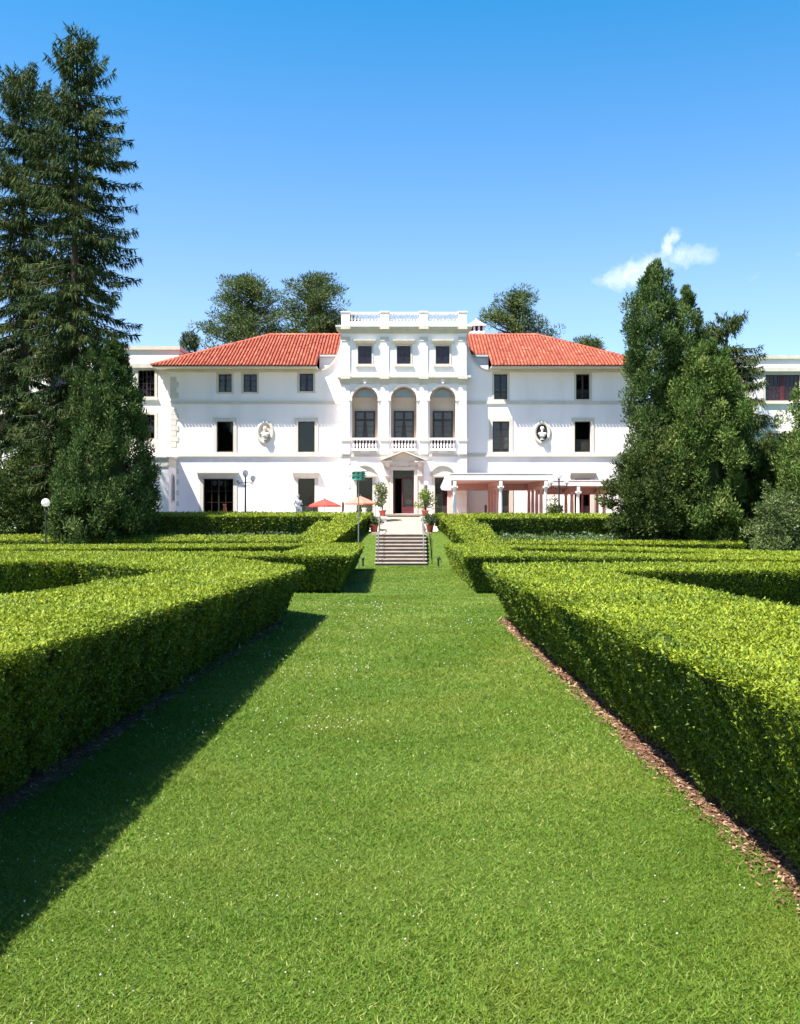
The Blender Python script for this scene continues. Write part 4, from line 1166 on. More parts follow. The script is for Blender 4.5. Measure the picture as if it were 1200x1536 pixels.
umbrella(541, 744.2, 755.0, 49, 67.5, REDPALE, "open faded red umbrella behind the birdhouse pole")
def closed_umbrella(cxp, y0, Yu, label):
    x = (cxp - 606) * Yu / FPX; zt = mz(y0, Yu)
    u = empty("closed_umbrella", label, "umbrella", (x, Yu, .02), "closed brown umbrellas")
    MB().tube([(x, Yu, .02), (x, Yu, zt - .5)], .025, 8).build("pole", WOOD, u)
    MB().lathe(x, Yu, [(.03, zt - .72), (.075, zt - .6), (.09, zt - .3), (.08, zt - .08), (.03, zt)], 9).build("canopy", BROWNCLOTH, u)
closed_umbrella(514.3, 752.5, 66.5, "furled brown umbrella between the two red umbrellas")
closed_umbrella(728.5, 757, 69, "furled brown umbrella left of the pergola columns")
ck = empty("service_cart", "black box shaped cart behind the hedge beside the bright red umbrella", "cart", ((476 - 606) * 66 / FPX, 67.3, .02))
xk = (473 - 606) * 67 / FPX
MB().box(xk - .16, xk + .16, 67, 67.4, .75, mz(757.5, 67)).build("box", IRON, ck)
for a, b in ((-.14, 67.03), (.14, 67.03), (-.14, 67.37), (.14, 67.37)): MB().box(xk + a - .02, xk + a + .02, b - .02, b + .02, .02, .75).build("leg", IRON, ck)

# ------------------------------------------------------------------ statues (each one continuous carved body)
def remesh_obj(o, voxel):
    md = o.modifiers.new("r", 'REMESH'); md.mode = 'VOXEL'; md.voxel_size = voxel; md.use_smooth_shade = True
    dg = bpy.context.evaluated_depsgraph_get()
    me = bpy.data.meshes.new_from_object(o.evaluated_get(dg)); o.modifiers.clear(); old = o.data; o.data = me
    return o
def bust(cx, cz, label):
    b = empty("bust", label, "bust", (cx, YF - .2, cz - .62), "busts in oval niches")
    y = YF - .2; m = MB()
    m.ball((cx, y - .02, cz + .27), .15, 12, 10, .9, 1, 1.18)           # head
    m.ball((cx - .01, y - .15, cz + .25), .035, 8, 6)                   # nose
    m.ball((cx, y - .07, cz + .14), .09, 8, 6)                           # chin
    m.tube([(cx, y, cz - .05), (cx, y, cz + .2)], .075, 10)
    m.ball((cx, y, cz - .10), .19, 14, 10, 1.75, .9, .72)              # shoulders
    m.ball((cx, y - .04, cz - .22), .18, 12, 8, 1.25, .85, .9)
    m.ball((cx, y + .03, cz + .33), .14, 10, 8, 1.05, 1, .9)            # hair
    o = remesh_obj(m.build("figure", STATUE, b), .022)
    MB().lathe(cx, y, [(.07, cz - .44), (.06, cz - .36), (.13, cz - .32)], 10).build("socle", STATUE, b)
    MB().box(cx - .14, cx + .14, y - .1, YF - .02, cz - .54, cz - .44).build("ledge", STATUE, b)
bust(ovals[0][0], ovals[0][1], "white stone bust in the beige oval niche left of the pavilion")
bust(ovals[1][0], ovals[1][1], "white stone bust in the dark oval niche right of the pavilion")
def statue(cxp, Ys, ztop, label, crouch=False):
    x = (cxp - 606) * Ys / FPX
    s = empty("statue", label, "statue", (x, Ys, .02), "garden statues")
    h = ztop - .62
    p = MB(); p.box(x - .32, x + .32, Ys - .3, Ys + .3, .02, .5); p.box(x - .37, x + .37, Ys - .35, Ys + .35, .501, .62); p.build("plinth", STATUE, s)
    m = MB(); z = .62
    m.tube([(x - .11, Ys, z + .0), (x - .13, Ys - .03, z + h * .22), (x - .08, Ys, z + h * .45)], [.055, .06, .11], 10)
    m.tube([(x + .13, Ys - .05, z + .0), (x + .15, Ys - .1, z + h * .24), (x + .06, Ys, z + h * .45)], [.055, .06, .11], 10)
    m.ball((x, Ys, z + h * .48), .16, 12, 8, 1.1, .9, .9); m.ball((x + .01, Ys, z + h * .65), .17, 12, 8, 1.1, .85, 1.25)
    m.tube([(x, Ys, z + h * .74), (x - .01, Ys, z + h * .84)], .055, 8)
    m.ball((x - .02, Ys - .02, z + h * .90), .115, 12, 10, .9, 1, 1.15); m.ball((x - .02, Ys - .12, z + h * .89), .025, 6, 5)
    m.tube([(x - .16, Ys, z + h * .73), (x - .28, Ys - .06, z + h * .6), (x - .2, Ys - .2, z + h * .52)], [.06, .05, .04], 8)
    m.tube([(x + .17, Ys, z + h * .73), (x + .27, Ys - .03, z + h * .58), (x + .22, Ys - .16, z + h * .72)], [.06, .05, .04], 8)
    m.ball((x, Ys - .04, z + .05), .3, 12, 6, .95, .8, .3); m.tube([(x + .14, Ys + .12, z), (x + .16, Ys + .12, z + h * .5)], [.12, .09], 8)
    m.tube([(x - .2, Ys - .05, z + h * .5), (x, Ys - .16, z + h * .44), (x + .22, Ys - .02, z + h * .4), (x + .26, Ys, z + h * .18)], [.05, .06, .06, .03], 8)
    remesh_obj(m.build("figure", STATUE, s), .03)
statue(447.5, 69.5, mz(739.5, 69.5), "weathered white stone figure beside the left ground floor window")
statue(945.5, 69.5, mz(752.5, 69.5), "weathered stone figure beyond the pergola near the evergreens")
va = MB().lathe((337 - 606) * 72.6 / FPX, 72.6, [(.1, .02), (.1, .3), (.16, .7), (.2, 1.1), (.14, 1.45), (.09, 1.6), (.14, mz(756, 72.6))], 12).build("vase", TERRA, None, True)
tag(va, "tall slim terracotta vase in front of the wide ground floor window", "vase")

# ------------------------------------------------------------------ pergola
pg = empty("pergola", "white and salmon pink pergola with rows of columns beside the pavilion", "pergola", (8, 69, .02))
def column(x, y, z1, mat, r=.115):
    c = MB()
    c.box(x - r - .05, x + r + .05, y - r - .05, y + r + .05, .0, .14)
    c.lathe(x, y, [(r + .04, .141), (r + .04, .2), (r, .24), (r, z1 * .6), (r - .02, z1 - .28), (r + .02, z1 - .26), (r - .01, z1 - .22), (r + .06, z1 - .12)], 14)
    c.box(x - r - .08, x + r + .08, y - r - .08, y + r + .08, z1 - .119, z1)
    return c.build("column", mat, pg, False)
def section(xs_, ya, yb, zt, zb, n, x0, x1):
    for i, x in enumerate(xs_):
        MB().box(x - .09, x + .09, ya - .10, yb, zb - .34, zb - .001).build("beam", WHITEPAINT if i == 0 and ya < 65 else PINK, pg)
        for k in range(n):
            y = ya + (yb - .3 - ya) * k / (n - 1)
            column(x, y, zb - .341, WHITEPAINT if k == 0 else PINK)  # sunlit front column coloured white, shaded ones behind it coloured pink
        MB().box(x - .1, x + .1, ya - .22, ya - .101, zb - .40, zb - .002).build("beam_end", WHITEPAINT, pg)
    MB().box(x0, x1, ya - .1, yb, zb, zb + .04).build("soffit", PINK, pg)
    f = MB(); f.box(x0 - .02, x1 + .02, ya - .24, ya - .101, zb + .02, zt); f.box(x0 - .1, x1 + .12, ya - .27, ya - .05, zt + .001, zt + .06); f.build("fascia", PALEPINK, pg)
    MB().box(x0, x1, ya - .1, yb, zt - .06, zt).build("roof_deck", ROOFDECK, pg)
    MB().box(x0, x1, yb - .16, yb - .02, zb - .50, zb - .003).build("rear_beam", PINK, pg)
    for k in range(int((x1 - x0) / .9) + 1):
        xr = x0 + .1 + .9 * k
        if xr < x1: MB().box(xr - .04, xr + .04, ya - .09, yb, zb + .041, zt - .061).build("rafter", WHITEPAINT, pg)
ZT1, ZB1 = mz(710.5, 63.6), mz(720.5, 63.6)
section([3.25, 6.2, 9.09], 64.2, 73.05, ZT1, ZB1, 5, 3.0, 9.5)
ZT2, ZB2 = mz(721, 67.2), mz(729, 67.2)
section([11.78, 14.05], 67.7, 73.05, ZT2, ZB2, 3, 9.7, 16.0)
MB().prism_y([(px(660.5, 0, 63.6)[0], mz(731, 63.6)), (px(663, 0, 63.6)[0], mz(735, 63.6)), (px(677, 0, 63.6)[0], mz(735.5, 63.6)), (3.0, mz(713.5, 63.6)), (px(668, 0, 63.6)[0], mz(713.5, 63.6))], 63.65, 63.75).build("side_panel", WHITEPAINT, pg)
sc = MB()
for k in range(8):
    y0 = 64.2 + k * 1.15; zz = ZB1 - .02
    sc.add([(2.98, y0, zz), (2.98, y0 + 1.15, zz), (2.98, y0 + 1.0, zz - .4), (2.98, y0 + .57, zz - .55), (2.98, y0 + .15, zz - .4)], [(0, 1, 2, 3, 4)])
    sc.add([(2.96, y0, zz), (2.96, y0 + 1.15, zz), (2.96, y0 + 1.0, zz - .4), (2.96, y0 + .57, zz - .55), (2.96, y0 + .15, zz - .4)], [(4, 3, 2, 1, 0)])
sc.build("scalloped_valance", PINK, pg)

# ------------------------------------------------------------------ foliage builders
def clump(centers, radii, per, L, W, rng, up=.5, out=1.0, rand=.6, rim=.45, crnd=.35, jit=.25):
    n = len(centers); idx = np.repeat(np.arange(n), per); m = len(idx)
    d = unit(rng.normal(size=(m, 3))); r = rng.random(m) ** rim
    P = centers[idx] + d * r[:, None] * radii[idx]
    D = d * out + np.array([0, 0, up]) + rng.normal(size=(m, 3)) * rand
    s = rng.uniform(1 - jit, 1 + jit * 1.6, m)
    V, F = cards(P, D, L * s, W * s, rng)
    c = rng.normal(.5, crnd * .6, n)[idx] + rng.normal(0, .16, m)
    return V, F, np.clip(c, 0, 1)
def merge(parts):
    Vs, Fs, Rs, off = [], [], [], 0
    for V, F, Rr in parts:
        Vs.append(V); Fs.append(F + off); Rs.append(Rr); off += len(V)
    return np.concatenate(Vs), np.concatenate(Fs), np.concatenate(Rs)

def spruce(label, x, y, zb, H, rmax, seed, lean=0.0, bare=.2, group='tall spruces'):
    rng = np.random.default_rng(seed); rr = random.Random(seed)
    root = empty("spruce_tree", label, "tree", (x, y, zb), group)
    axis = lambda z: np.array([x + lean * (z - zb) / H, y, z])
    tk = MB(); tk.tube([axis(zb - .3), axis(zb + H * .2), axis(zb + H * .6), axis(zb + H * .985)], [.48, .36, .19, .02], 9)
    tk.build("trunk", BARK, root, True)
    bm = MB(); parts = []
    z = zb + H * bare * .55; P_, D_2, L_, W_2, C_ = [], [], [], [], []
    while z < zb + H * .985:
        t = 1 - (z - zb) / H                        # 0 at the tip
        prof = min(1, (t / .24) ** .72) * (1 - .10 * max(0, t - .55)) 
        nb = 6 if t > .1 else 5
        dead = t > 1 - bare
        for k in range(nb):
            if dead and rr.random() < .35: continue
            a = rr.uniform(0, 2 * math.pi); Lb = rmax * prof * rr.uniform(.55, 1.2) * (.8 if dead else 1) + .25
            if rr.random() < .06: Lb *= 1.1
            da = np.array([math.cos(a), math.sin(a), 0]); n = 9; pts = []
            rise_ = .55 if t < .12 else (.12 if t < .35 else -.12)
            for q in range(n):
                f = q / (n - 1)
                pts.append(axis(z) + da * Lb * f + np.array([0, 0, Lb * (rise_ * f - .42 * f * f * (1 if t > .12 else .3) + .30 * f ** 4)]))
            bm.tube([tuple(p) for p in pts[::2]], [.05 + .02 * t, .035, .025, .018, .006], 4)
            cr = rr.gauss(.5, .2)
            ncl = int((Lb / .105) * (.55 if dead else 1))
            for q in range(ncl):
                f = .12 + .88 * (q + rr.random()) / ncl
                i0 = min(n - 2, int(f * (n - 1))); ff = f * (n - 1) - i0
                p = pts[i0] * (1 - ff) + pts[i0 + 1] * ff
                tang = pts[i0 + 1] - pts[i0]; tang = tang / np.linalg.norm(tang)
                side = np.cross(tang, [0, 0, 1.0])
                wd = .55 * (1 - f) ** .5 + .12
                for e in range(7 if not dead else 5):
                    sg = rr.choice((-1, 1)); lat = rr.random() * wd
                    pp = p + side * sg * lat + np.array([0, 0, rr.uniform(-.10, .05) - lat * .2])
                    hang = rr.random() < .62
                    dd = (tang * .45 + side * sg * .3 + np.array([0, 0, -1.0])) if hang else (tang * 1.0 + side * sg * .6 + np.array([0, 0, .12]))
                    P_.append(pp); D_2.append(dd); L_.append(rr.uniform(.28, .62) if hang else rr.uniform(.25, .42)); W_2.append(rr.uniform(.05, .10)); C_.append(min(1, max(0, cr + rr.gauss(0, .17))))
        z += rr.uniform(.38, .56) if t > .15 else .36
    bm.build("branches", BARK, root)
    V, F = cards(np.array(P_), np.array(D_2) + rng.normal(size=(len(P_), 3)) * .18, np.array(L_), np.array(W_2), rng)
    tag(np_obj("crown", V, F, SPRUCE, root, np.array(C_)), kind='stuff')
    return root
def conifer(name, label, x, y, zb, H, prof, seed, mat, ncl=260, per=46, cs=.55, L=.26, W=.10, up=.9, trunk=.2, group=None, lump=.18, core=True, cat="tree"):
    """dense evergreen: prof(t) gives the crown radius at height fraction t"""
    rng = np.random.default_rng(seed)
    root = empty(name, label, cat, (x, y, zb), group)
    MB().tube([(x, y, zb - .3), (x, y, zb + H * .5), (x + .05, y, zb + H * .93)], [trunk, trunk * .6, .03], 8).build("trunk", BARK, root, True)
    T = rng.random(ncl * 6); rad = np.array([prof(t) for t in T]); keep = rng.random(len(T)) < (rad / rad.max()) ** .8 + .05; T = T[keep][:ncl]; rad = rad[keep][:ncl]
    a = rng.uniform(0, 2 * np.pi, len(T))
    lobes = 1 + lump * np.sin(a * 3 + T * 9 + seed) * np.sin(a * 2 - T * 14) + lump * .6 * rng.normal(size=len(T))
    rr_ = rad * np.clip(lobes, .5, 1.4) * rng.uniform(.72, 1.0, len(T))
    C = np.stack([x + rr_ * np.cos(a), y + rr_ * np.sin(a), zb + H * T], 1)
    size = cs * np.clip(.45 + rad / max(.8, rad.max()) * .8, .4, 1.25)
    Rd = np.stack([size * .75, size * .75, size * 1.05], 1)
    parts = [clump(C, Rd, per, L, W, rng, up=up, out=.8, rand=.5)]
    # spire
    if prof(1.0) < .25:
        tt = np.linspace(.9, 1.0, 7); Ct = np.stack([x + rng.normal(0, .06, 7), y + rng.normal(0, .06, 7), zb + H * tt], 1)
        parts.append(clump(Ct, np.full((7, 3), .22), per, L * .8, W * .8, rng, up=1.2, out=.6, rand=.4))
    tag(np_obj("crown", *merge(parts)[:2], mat, root, merge(parts)[2]), kind='stuff')
    if core:
        m = MB(); prof_ = [(max(.02, prof(t) * .46), zb + H * t) for t in np.linspace(.02, .93, 14)]
        m.lathe(x, y, prof_, 12); m.build("inner_branches", HEDGECORE, root)
    return root
def pine(label, x, y, zb, H, crown_w, crown_from, seed, group='pines behind the house', nl=58, side=None, per=80):
    rng = np.random.default_rng(seed); rr = random.Random(seed)
    root = empty("pine_tree", label, "tree", (x, y, zb), group)
    bm = MB(); bm.tube([(x, y, zb), (x + .2, y, zb + H * .5), (x, y, zb + H * .97)], [.42, .3, .05], 8)
    C, Rd = [], []
    for k in range(nl):
        t = crown_from + (1 - crown_from) * (k + rr.random()) / nl
        f = (t - crown_from) / (1 - crown_from)
        wv = crown_w * (math.sin(math.pi * min(1, .22 + .72 * f)) ** .8) * rr.uniform(.55, 1.1)
        a = rr.uniform(0, 2 * math.pi); z = zb + H * t
        if side is not None and rr.random() < .4: a = side + rr.gauss(0, .5)
        tip = np.array([x + wv * math.cos(a), y + wv * math.sin(a), z + wv * rr.uniform(.12, .42)]); base = np.array([x, y, z - .3])
        mid = (base + tip) / 2 + np.array([0, 0, -wv * .06])
        bm.tube([tuple(base), tuple(mid), tuple(tip)], [.11, .07, .02], 5)
        for q in range(max(4, int(wv / .42))):
            g_ = rr.uniform(.18, 1.0); p = base * (1 - g_) + tip * g_ + np.array([rr.gauss(0, .45), rr.gauss(0, .45), rr.uniform(.0, .45)])
            s = rr.uniform(.5, .9); C.append(p); Rd.append((s * 1.1, s * 1.1, s * .62))
    for q in range(6): C.append(np.array([x + rr.gauss(0, .3), y + rr.gauss(0, .3), zb + H * (.93 + .07 * q / 5)])); Rd.append((.4, .4, .45))
    bm.build("trunk", BARK, root)
    tag(np_obj("crown", *(lambda q: (q[0], q[1], PINE, root, q[2]))(clump(np.array(C), np.array(Rd), per, .26, .075, rng, up=.5, out=1.0, rand=.35, rim=.35))), kind='stuff')
    return root
def shrub(name, label, x, y, zb, rx_, ry_, h, seed, mat, ncl=160, per=44, cs=.4, L=.16, W=.09, up=.4, group=None, spiky=0.0, cat="shrub", core=True, base=.0):
    rng = np.random.default_rng(seed)
    root = empty(name, label, cat, (x, y, zb), group)
    d = unit(rng.normal(size=(ncl, 3))); d[:, 2] = np.abs(d[:, 2]) * 1.0 - base * .3 * rng.random(ncl)
    r = rng.uniform(.6, .95, ncl) * (1 + .14 * np.sin(d[:, 0] * 7 + seed) * np.sin(d[:, 1] * 6 + d[:, 2] * 8))
    C = np.array([x, y, zb + h * .12]) + d * r[:, None] * np.array([rx_, ry_, h * .88])
    s = cs * rng.uniform(.7, 1.25, ncl); parts = [clump(C, np.stack([s, s, s * .8], 1), per, L, W, rng, up=up, out=1.0, rand=.5)]
    if spiky:
        ns_ = int(ncl * .6); dd = unit(rng.normal(size=(ns_, 3))); dd[:, 2] = np.abs(dd[:, 2]) * .7 + .15
        base_ = np.array([x, y, zb + h * .15]) + dd * .85 * np.array([rx_, ry_, h * .8]); K = 40
        f = rng.random((ns_, K)); ln = rng.uniform(.5, 1.0, ns_) * spiky
        dirs = unit(dd * np.array([1, 1, .5]) + np.array([0, 0, .35]))
        P = base_[:, None] + dirs[:, None] * (f * ln[:, None])[..., None] + rng.normal(size=(ns_, K, 3)) * .05
        Dd = np.repeat(dirs, K, 0) + rng.normal(size=(ns_ * K, 3)) * .55
        V, F = cards(P.reshape(-1, 3), Dd, .22, .075, rng); parts.append((V, F, np.clip(rng.normal(.55, .2, ns_ * K), 0, 1)))
    V, F, Rr = merge(parts)
    tag(np_obj("foliage", V, F, mat, root, Rr), kind='stuff')
    st_ = MB()
    rr = random.Random(seed)
    for k in range(6):
        a = rr.uniform(0, 6.28); st_.tube([(x + .1 * math.cos(a), y + .1 * math.sin(a), zb - .1), (x + rx_ * .3 * math.cos(a), y + ry_ * .3 * math.sin(a), zb + h * .4), (x + rx_ * .55 * math.cos(a), y + ry_ * .55 * math.sin(a), zb + h * .7)], [.06, .04, .015], 5)
    st_.build("stems", BARK, root)
    if core:
        MB().ball((x, y, zb + h * .40), 1, 14, 10, rx_ * .5, ry_ * .5, h * .34).build("inner_branches", HEDGECORE, root)
    return root

def at(cxp, Y): return (cxp - 606) * Y / FPX
# left trees
spruce("tallest spruce at left with drooping branches, in front of its neighbour", at(106, 60), 60, gzf(60), mz(46, 60) - gzf(60), 3.1, 31, lean=.45)
spruce("second tall spruce at the left edge, thinner and slightly shorter", at(36, 64), 64, 0, mz(98, 64), 3.3, 32)
H_ = mz(507, 58.8) - gzf(58.8)
def prof_l(t):
    return float(np.interp(t, [0, .05, .15, .33, .5, .65, .8, .9, .97, 1], [2.3, 2.8, 3.0, 2.95, 2.6, 2.25, 1.75, 1.25, .75, .35]))
conifer("arborvitae_tree", "broad conical dark green arborvitae in front of the left spruces", at(157, 58.8), 58.8, gzf(58.8), H_, prof_l, 34, CEDAR, 620, 120, .44, .19, .075, lump=.04)
shrub("yew_shrub", "dark spreading yew at the foot of the conical arborvitae", at(140, 57.9), 58.3, -1.2, 3.0, 1.3, 5.0, 35, YEW, 240, 105, .45, .18, .065, .6, spiky=.4)
shrub("yew_shrub", "dark yew shrub at the left edge beneath the spruces", at(38, 59), 60.5, -.5, 2.5, 1.9, 6.2, 36, YEW, 240, 105, .5, .19, .068, .5, spiky=.5)
shrub("yew_shrub", "dark yew shrub outside the left end of the upper hedge", at(-45, 60), 61, -.2, 2.6, 2.0, 5.8, 37, YEW, 160, 50, .5, .22, .075, .5, spiky=.5)
# right trees
pr_spire = lambda r: (lambda t: float(np.interp(t, [0, .1, .35, .6, .75, .88, .96, 1], [r * .9, r, r * .95, r * .85, r * .62, r * .36, r * .2, .05])))
conifer("arborvitae_tree", "tallest pointed arborvitae at the mansion's right corner", at(983, 61.5), 61.5, .0, mz(394, 61.5), lambda t: float(np.interp(t, [0, .3, .5, .66, .78, .86, .94, 1], [1.4, 1.5, 1.45, 1.55, 1.75, 1.3, .7, .05])), 41, CEDAR, 460, 130, .5, .20, .075, lump=.24, core=False)
conifer("arborvitae_tree", "slightly shorter grey green arborvitae right behind the tallest one", at(1031, 63.5), 63.5, .0, mz(432, 63.5), pr_spire(1.9), 42, CEDAR, 440, 125, .5, .19, .07, lump=.24, core=False)
conifer("arborvitae_tree", "rounded light green evergreen in front of the two pointed arborvitae", at(1058, 60), 60, -.3, mz(515, 60) + .3, lambda t: float(np.interp(t, [0, .2, .5, .75, .9, 1], [2.0, 2.2, 2.25, 2.1, 1.35, .3])), 43, CEDARL, 430, 130, .5, .20, .085, lump=.42)
spruce("dark spruce poking out behind the arborvitae beside the right wing", at(1090, 70), 70, 0, mz(474, 70), 2.7, 44, bare=.1, group='single dark spruce')
shrub("yew_shrub", "wide dark yew with feathery tips in front of the pergola's end", at(990, 59.5), 59.6, -.5, 3.3, 1.8, mz(640, 59.6) + .5, 45, YEW, 320, 110, .48, .19, .065, .4, spiky=1.3)
shrub("yew_shrub", "dark yew filling the gap below the right wing", at(1085, 59.5), 61.0, -.4, 2.4, 1.6, mz(690, 60) + .4, 46, YEW, 220, 100, .45, .19, .065, .4, spiky=.8)
shrub("yew_shrub", "tall dark yew with feathery tips near the right edge", at(1160, 60.5), 62, -.2, 2.6, 2.0, mz(638, 62) + .2, 47, YEW, 260, 100, .5, .19, .065, .4, spiky=1.0)
conifer("evergreen_tree", "light green evergreen cut off by the right edge", at(1233, 57), 57, gzf(57), mz(545, 57) + 1.8, lambda t: float(np.interp(t, [0, .2, .6, .85, 1], [2.2, 2.4, 2.1, 1.5, .3])), 48, CEDARL, 330, 110, .5, .19, .08, lump=.2)
shrub("shrub", "large grey green rounded shrub at the right edge hiding a globe lamp", at(1178, 55.2), 55.4, gzf(55.4), 2.1, 1.6, mz(722, 55) + 1.8, 49, SHRUB, 320, 60, .36, .13, .07, .4)
shrub("shrub", "lime green shrub peeking over the grey green shrub at the right edge", at(1205, 57), 57.6, gzf(57.6), 1.3, 1.2, mz(690, 57.6) + 1.7, 50, LIME, 150, 50, .36, .14, .08, .4)
shrub("shrub", "yellow green arching shrub at the right end of the upper hedge", at(1085, 59.5), 59.4, gzf(59.4), 1.7, .9, 2.05, 51, LIME, 140, 50, .3, .13, .07, .2)
shrub("shrub", "low yellow green clipped shrub at the right edge below the grey green shrub", at(1195, 53), 53, gzf(53), 1.3, .8, .95, 52, LIME, 90, 44, .22, .11, .06, .4)
shrub("shrub", "small bright leafy shrub at the foot of the pergola lamp post", at(831, 63.9), 63.9, .0, .62, .5, mz(748, 63.9), 53, LEMON, 60, 40, .26, .15, .08, .5)
# trees behind the house
pine("left one of the two pines above the left roof", at(378, 94), 94, 0, mz(422, 94), 5.0, .5, 61, side=math.pi, nl=72)
pine("right one of the two pines above the left roof, beside the pavilion", at(462, 97), 97, 0, mz(418, 97), 5.0, .5, 62, side=0, nl=72)
pine("pine above the right roof beside the chimney", at(768, 95), 95, 0, mz(446, 95), 3.9, .52, 63, side=0, nl=66)
pine("small pine top peeking above the right slope of the roof", at(884, 96), 96, 0, mz(512, 96), 1.8, .6, 64, nl=34)
pine("low pine top showing just over the roof ridge left of the pavilion", at(497, 99), 99, 0, mz(500, 99), 2.2, .66, 66, nl=34)
spruce("small spruce tip above the left end of the roof", at(284, 92), 92, 0, mz(494, 92), 1.5, 65, bare=.4, group='single small spruce')

# ------------------------------------------------------------------ potted plants
def potted(cxp, Y, zb, rp, hp, hplant, rplant, seed, mat, label, flowers=False):
    x = at(cxp, Y); rng = np.random.default_rng(seed)
    r = empty("potted_plant", label, "potted plant", (x, Y, zb), "terracotta potted plants by the walk")
    MB().lathe(x, Y, [(rp * .68, zb), (rp * .92, zb + hp * .78), (rp * 1.06, zb + hp * .79), (rp * 1.08, zb + hp), (rp * .92, zb + hp), (rp * .9, zb + hp * .88)], 16).build("pot", TERRA, r, True)
    MB().lathe(x, Y, [(rp * .88, zb + hp * .84), (rp * .88, zb + hp * .89)], 14).build("soil", SOIL, r)
    s = MB(); rr = random.Random(seed); zt = zb + hp * .88
    C = []
    for k in range(9):
        a = rr.uniform(0, 6.28); q = rplant * rr.uniform(.3, .8)
        tip = (x + q * math.cos(a), Y + q * math.sin(a), zt + hplant * rr.uniform(.45, .95)); s.tube([(x, Y, zt - .05), (x + q * .3 * math.cos(a), Y + q * .3 * math.sin(a), zt + hplant * .3), tip], [.03, .02, .008], 5)
        for e in range(4): C.append((tip[0] + rr.gauss(0, .12), tip[1] + rr.gauss(0, .12), zt + hplant * rr.uniform(.18, 1.0)))
    s.build("stem", BARK, r)
    C = np.array(C); V, F, Rr = clump(C, np.full((len(C), 3), rplant * .30), 26, .15, .075, rng, up=.3, rand=.7)
    tag(np_obj("foliage", V, F, mat, r, Rr), kind='stuff')
    if flowers:
        V, F, Rr = clump(C[:14], np.full((14, 3), rplant * .3), 6, .09, .08, rng, rand=1.0)
        tag(np_obj("flowers", V, F, FLOWERW, r, Rr), kind='stuff')
potted(573.5, 66.5, .93, .24, .42, 1.75, .55, 71, LEMON, "tall pale flowering shrub in a terracotta pot left of the front door", True)
potted(637.8, 66.5, .93, .24, .42, 1.45, .72, 72, LIME, "broad yellow green shrub in a terracotta pot right of the front door")
potted(561, 62.3, -.02, .27, .5, .5, .38, 73, SHRUB, "low plant in a large terracotta pot left of the stair head", True)
potted(645, 62.3, -.02, .24, .52, .55, .36, 74, SHRUB, "low trailing plant in a terracotta pot right of the stair head", True)
# small white window planter
wp = empty("planter", "small white planter with greenery in front of the left pavilion window", "planter", (at(546.5, 72), 72.2, .02))
xw = at(546.5, 72.2)
p = MB(); p.box(xw - .2, xw + .2, 72.0, 72.4, .02, mz(767.5, 72.2)); p.build("stand", STATUE, wp)
MB().lathe(xw, 72.2, [(.12, mz(767.5, 72.2) + .001), (.2, mz(761.5, 72.2))], 12).build("pot", WHITEPAINT, wp)
V, F, Rr = clump(np.array([(xw + d, 72.2, mz(759.5, 72.2) + abs(d) * -.1) for d in (-.35, -.15, .05, .25, .45)]), np.full((5, 3), .22), 40, .12, .06, RNG)
tag(np_obj("foliage", V, F, SHRUB, wp, Rr), kind='stuff')

# ------------------------------------------------------------------ ground plants, grass, mulch chips
def scatter_cards(name, label, cat, x0, x1, y0, y1, n, h, L, W, mat, seed, kind='stuff', zf=None):
    rng = np.random.default_rng(seed); P = np.stack([rng.uniform(x0, x1, n), rng.uniform(y0, y1, n), np.zeros(n)], 1)
    P[:, 2] = gz(P[:, 1]) + rng.random(n) * h * (.6 + .5 * noise3(P * np.array([1, 1, 0]), 1.7, seed))
    V, F = cards(P, rng.normal(size=(n, 3)) * .7 + np.array([0, -.1, .6]), L * rng.uniform(.6, 1.4, n), W * rng.uniform(.6, 1.4, n), rng)
    o = np_obj(name, V, F, mat, None, np.clip(rng.normal(.5, .25, n), 0, 1)); tag(o, label, cat, kind=kind); return o
scatter_cards("ground_cover", "silvery ground cover in the bed below the left upper hedge", "ground cover", -17.5, -5.2, 58.4, 61.2, 9000, .32, .15, .09, COVER, 81)
scatter_cards("ground_cover", "silvery ground cover in the bed below the right upper hedge", "ground cover", 5.0, 19, 58.3, 61.2, 10000, .34, .15, .09, COVER, 82)
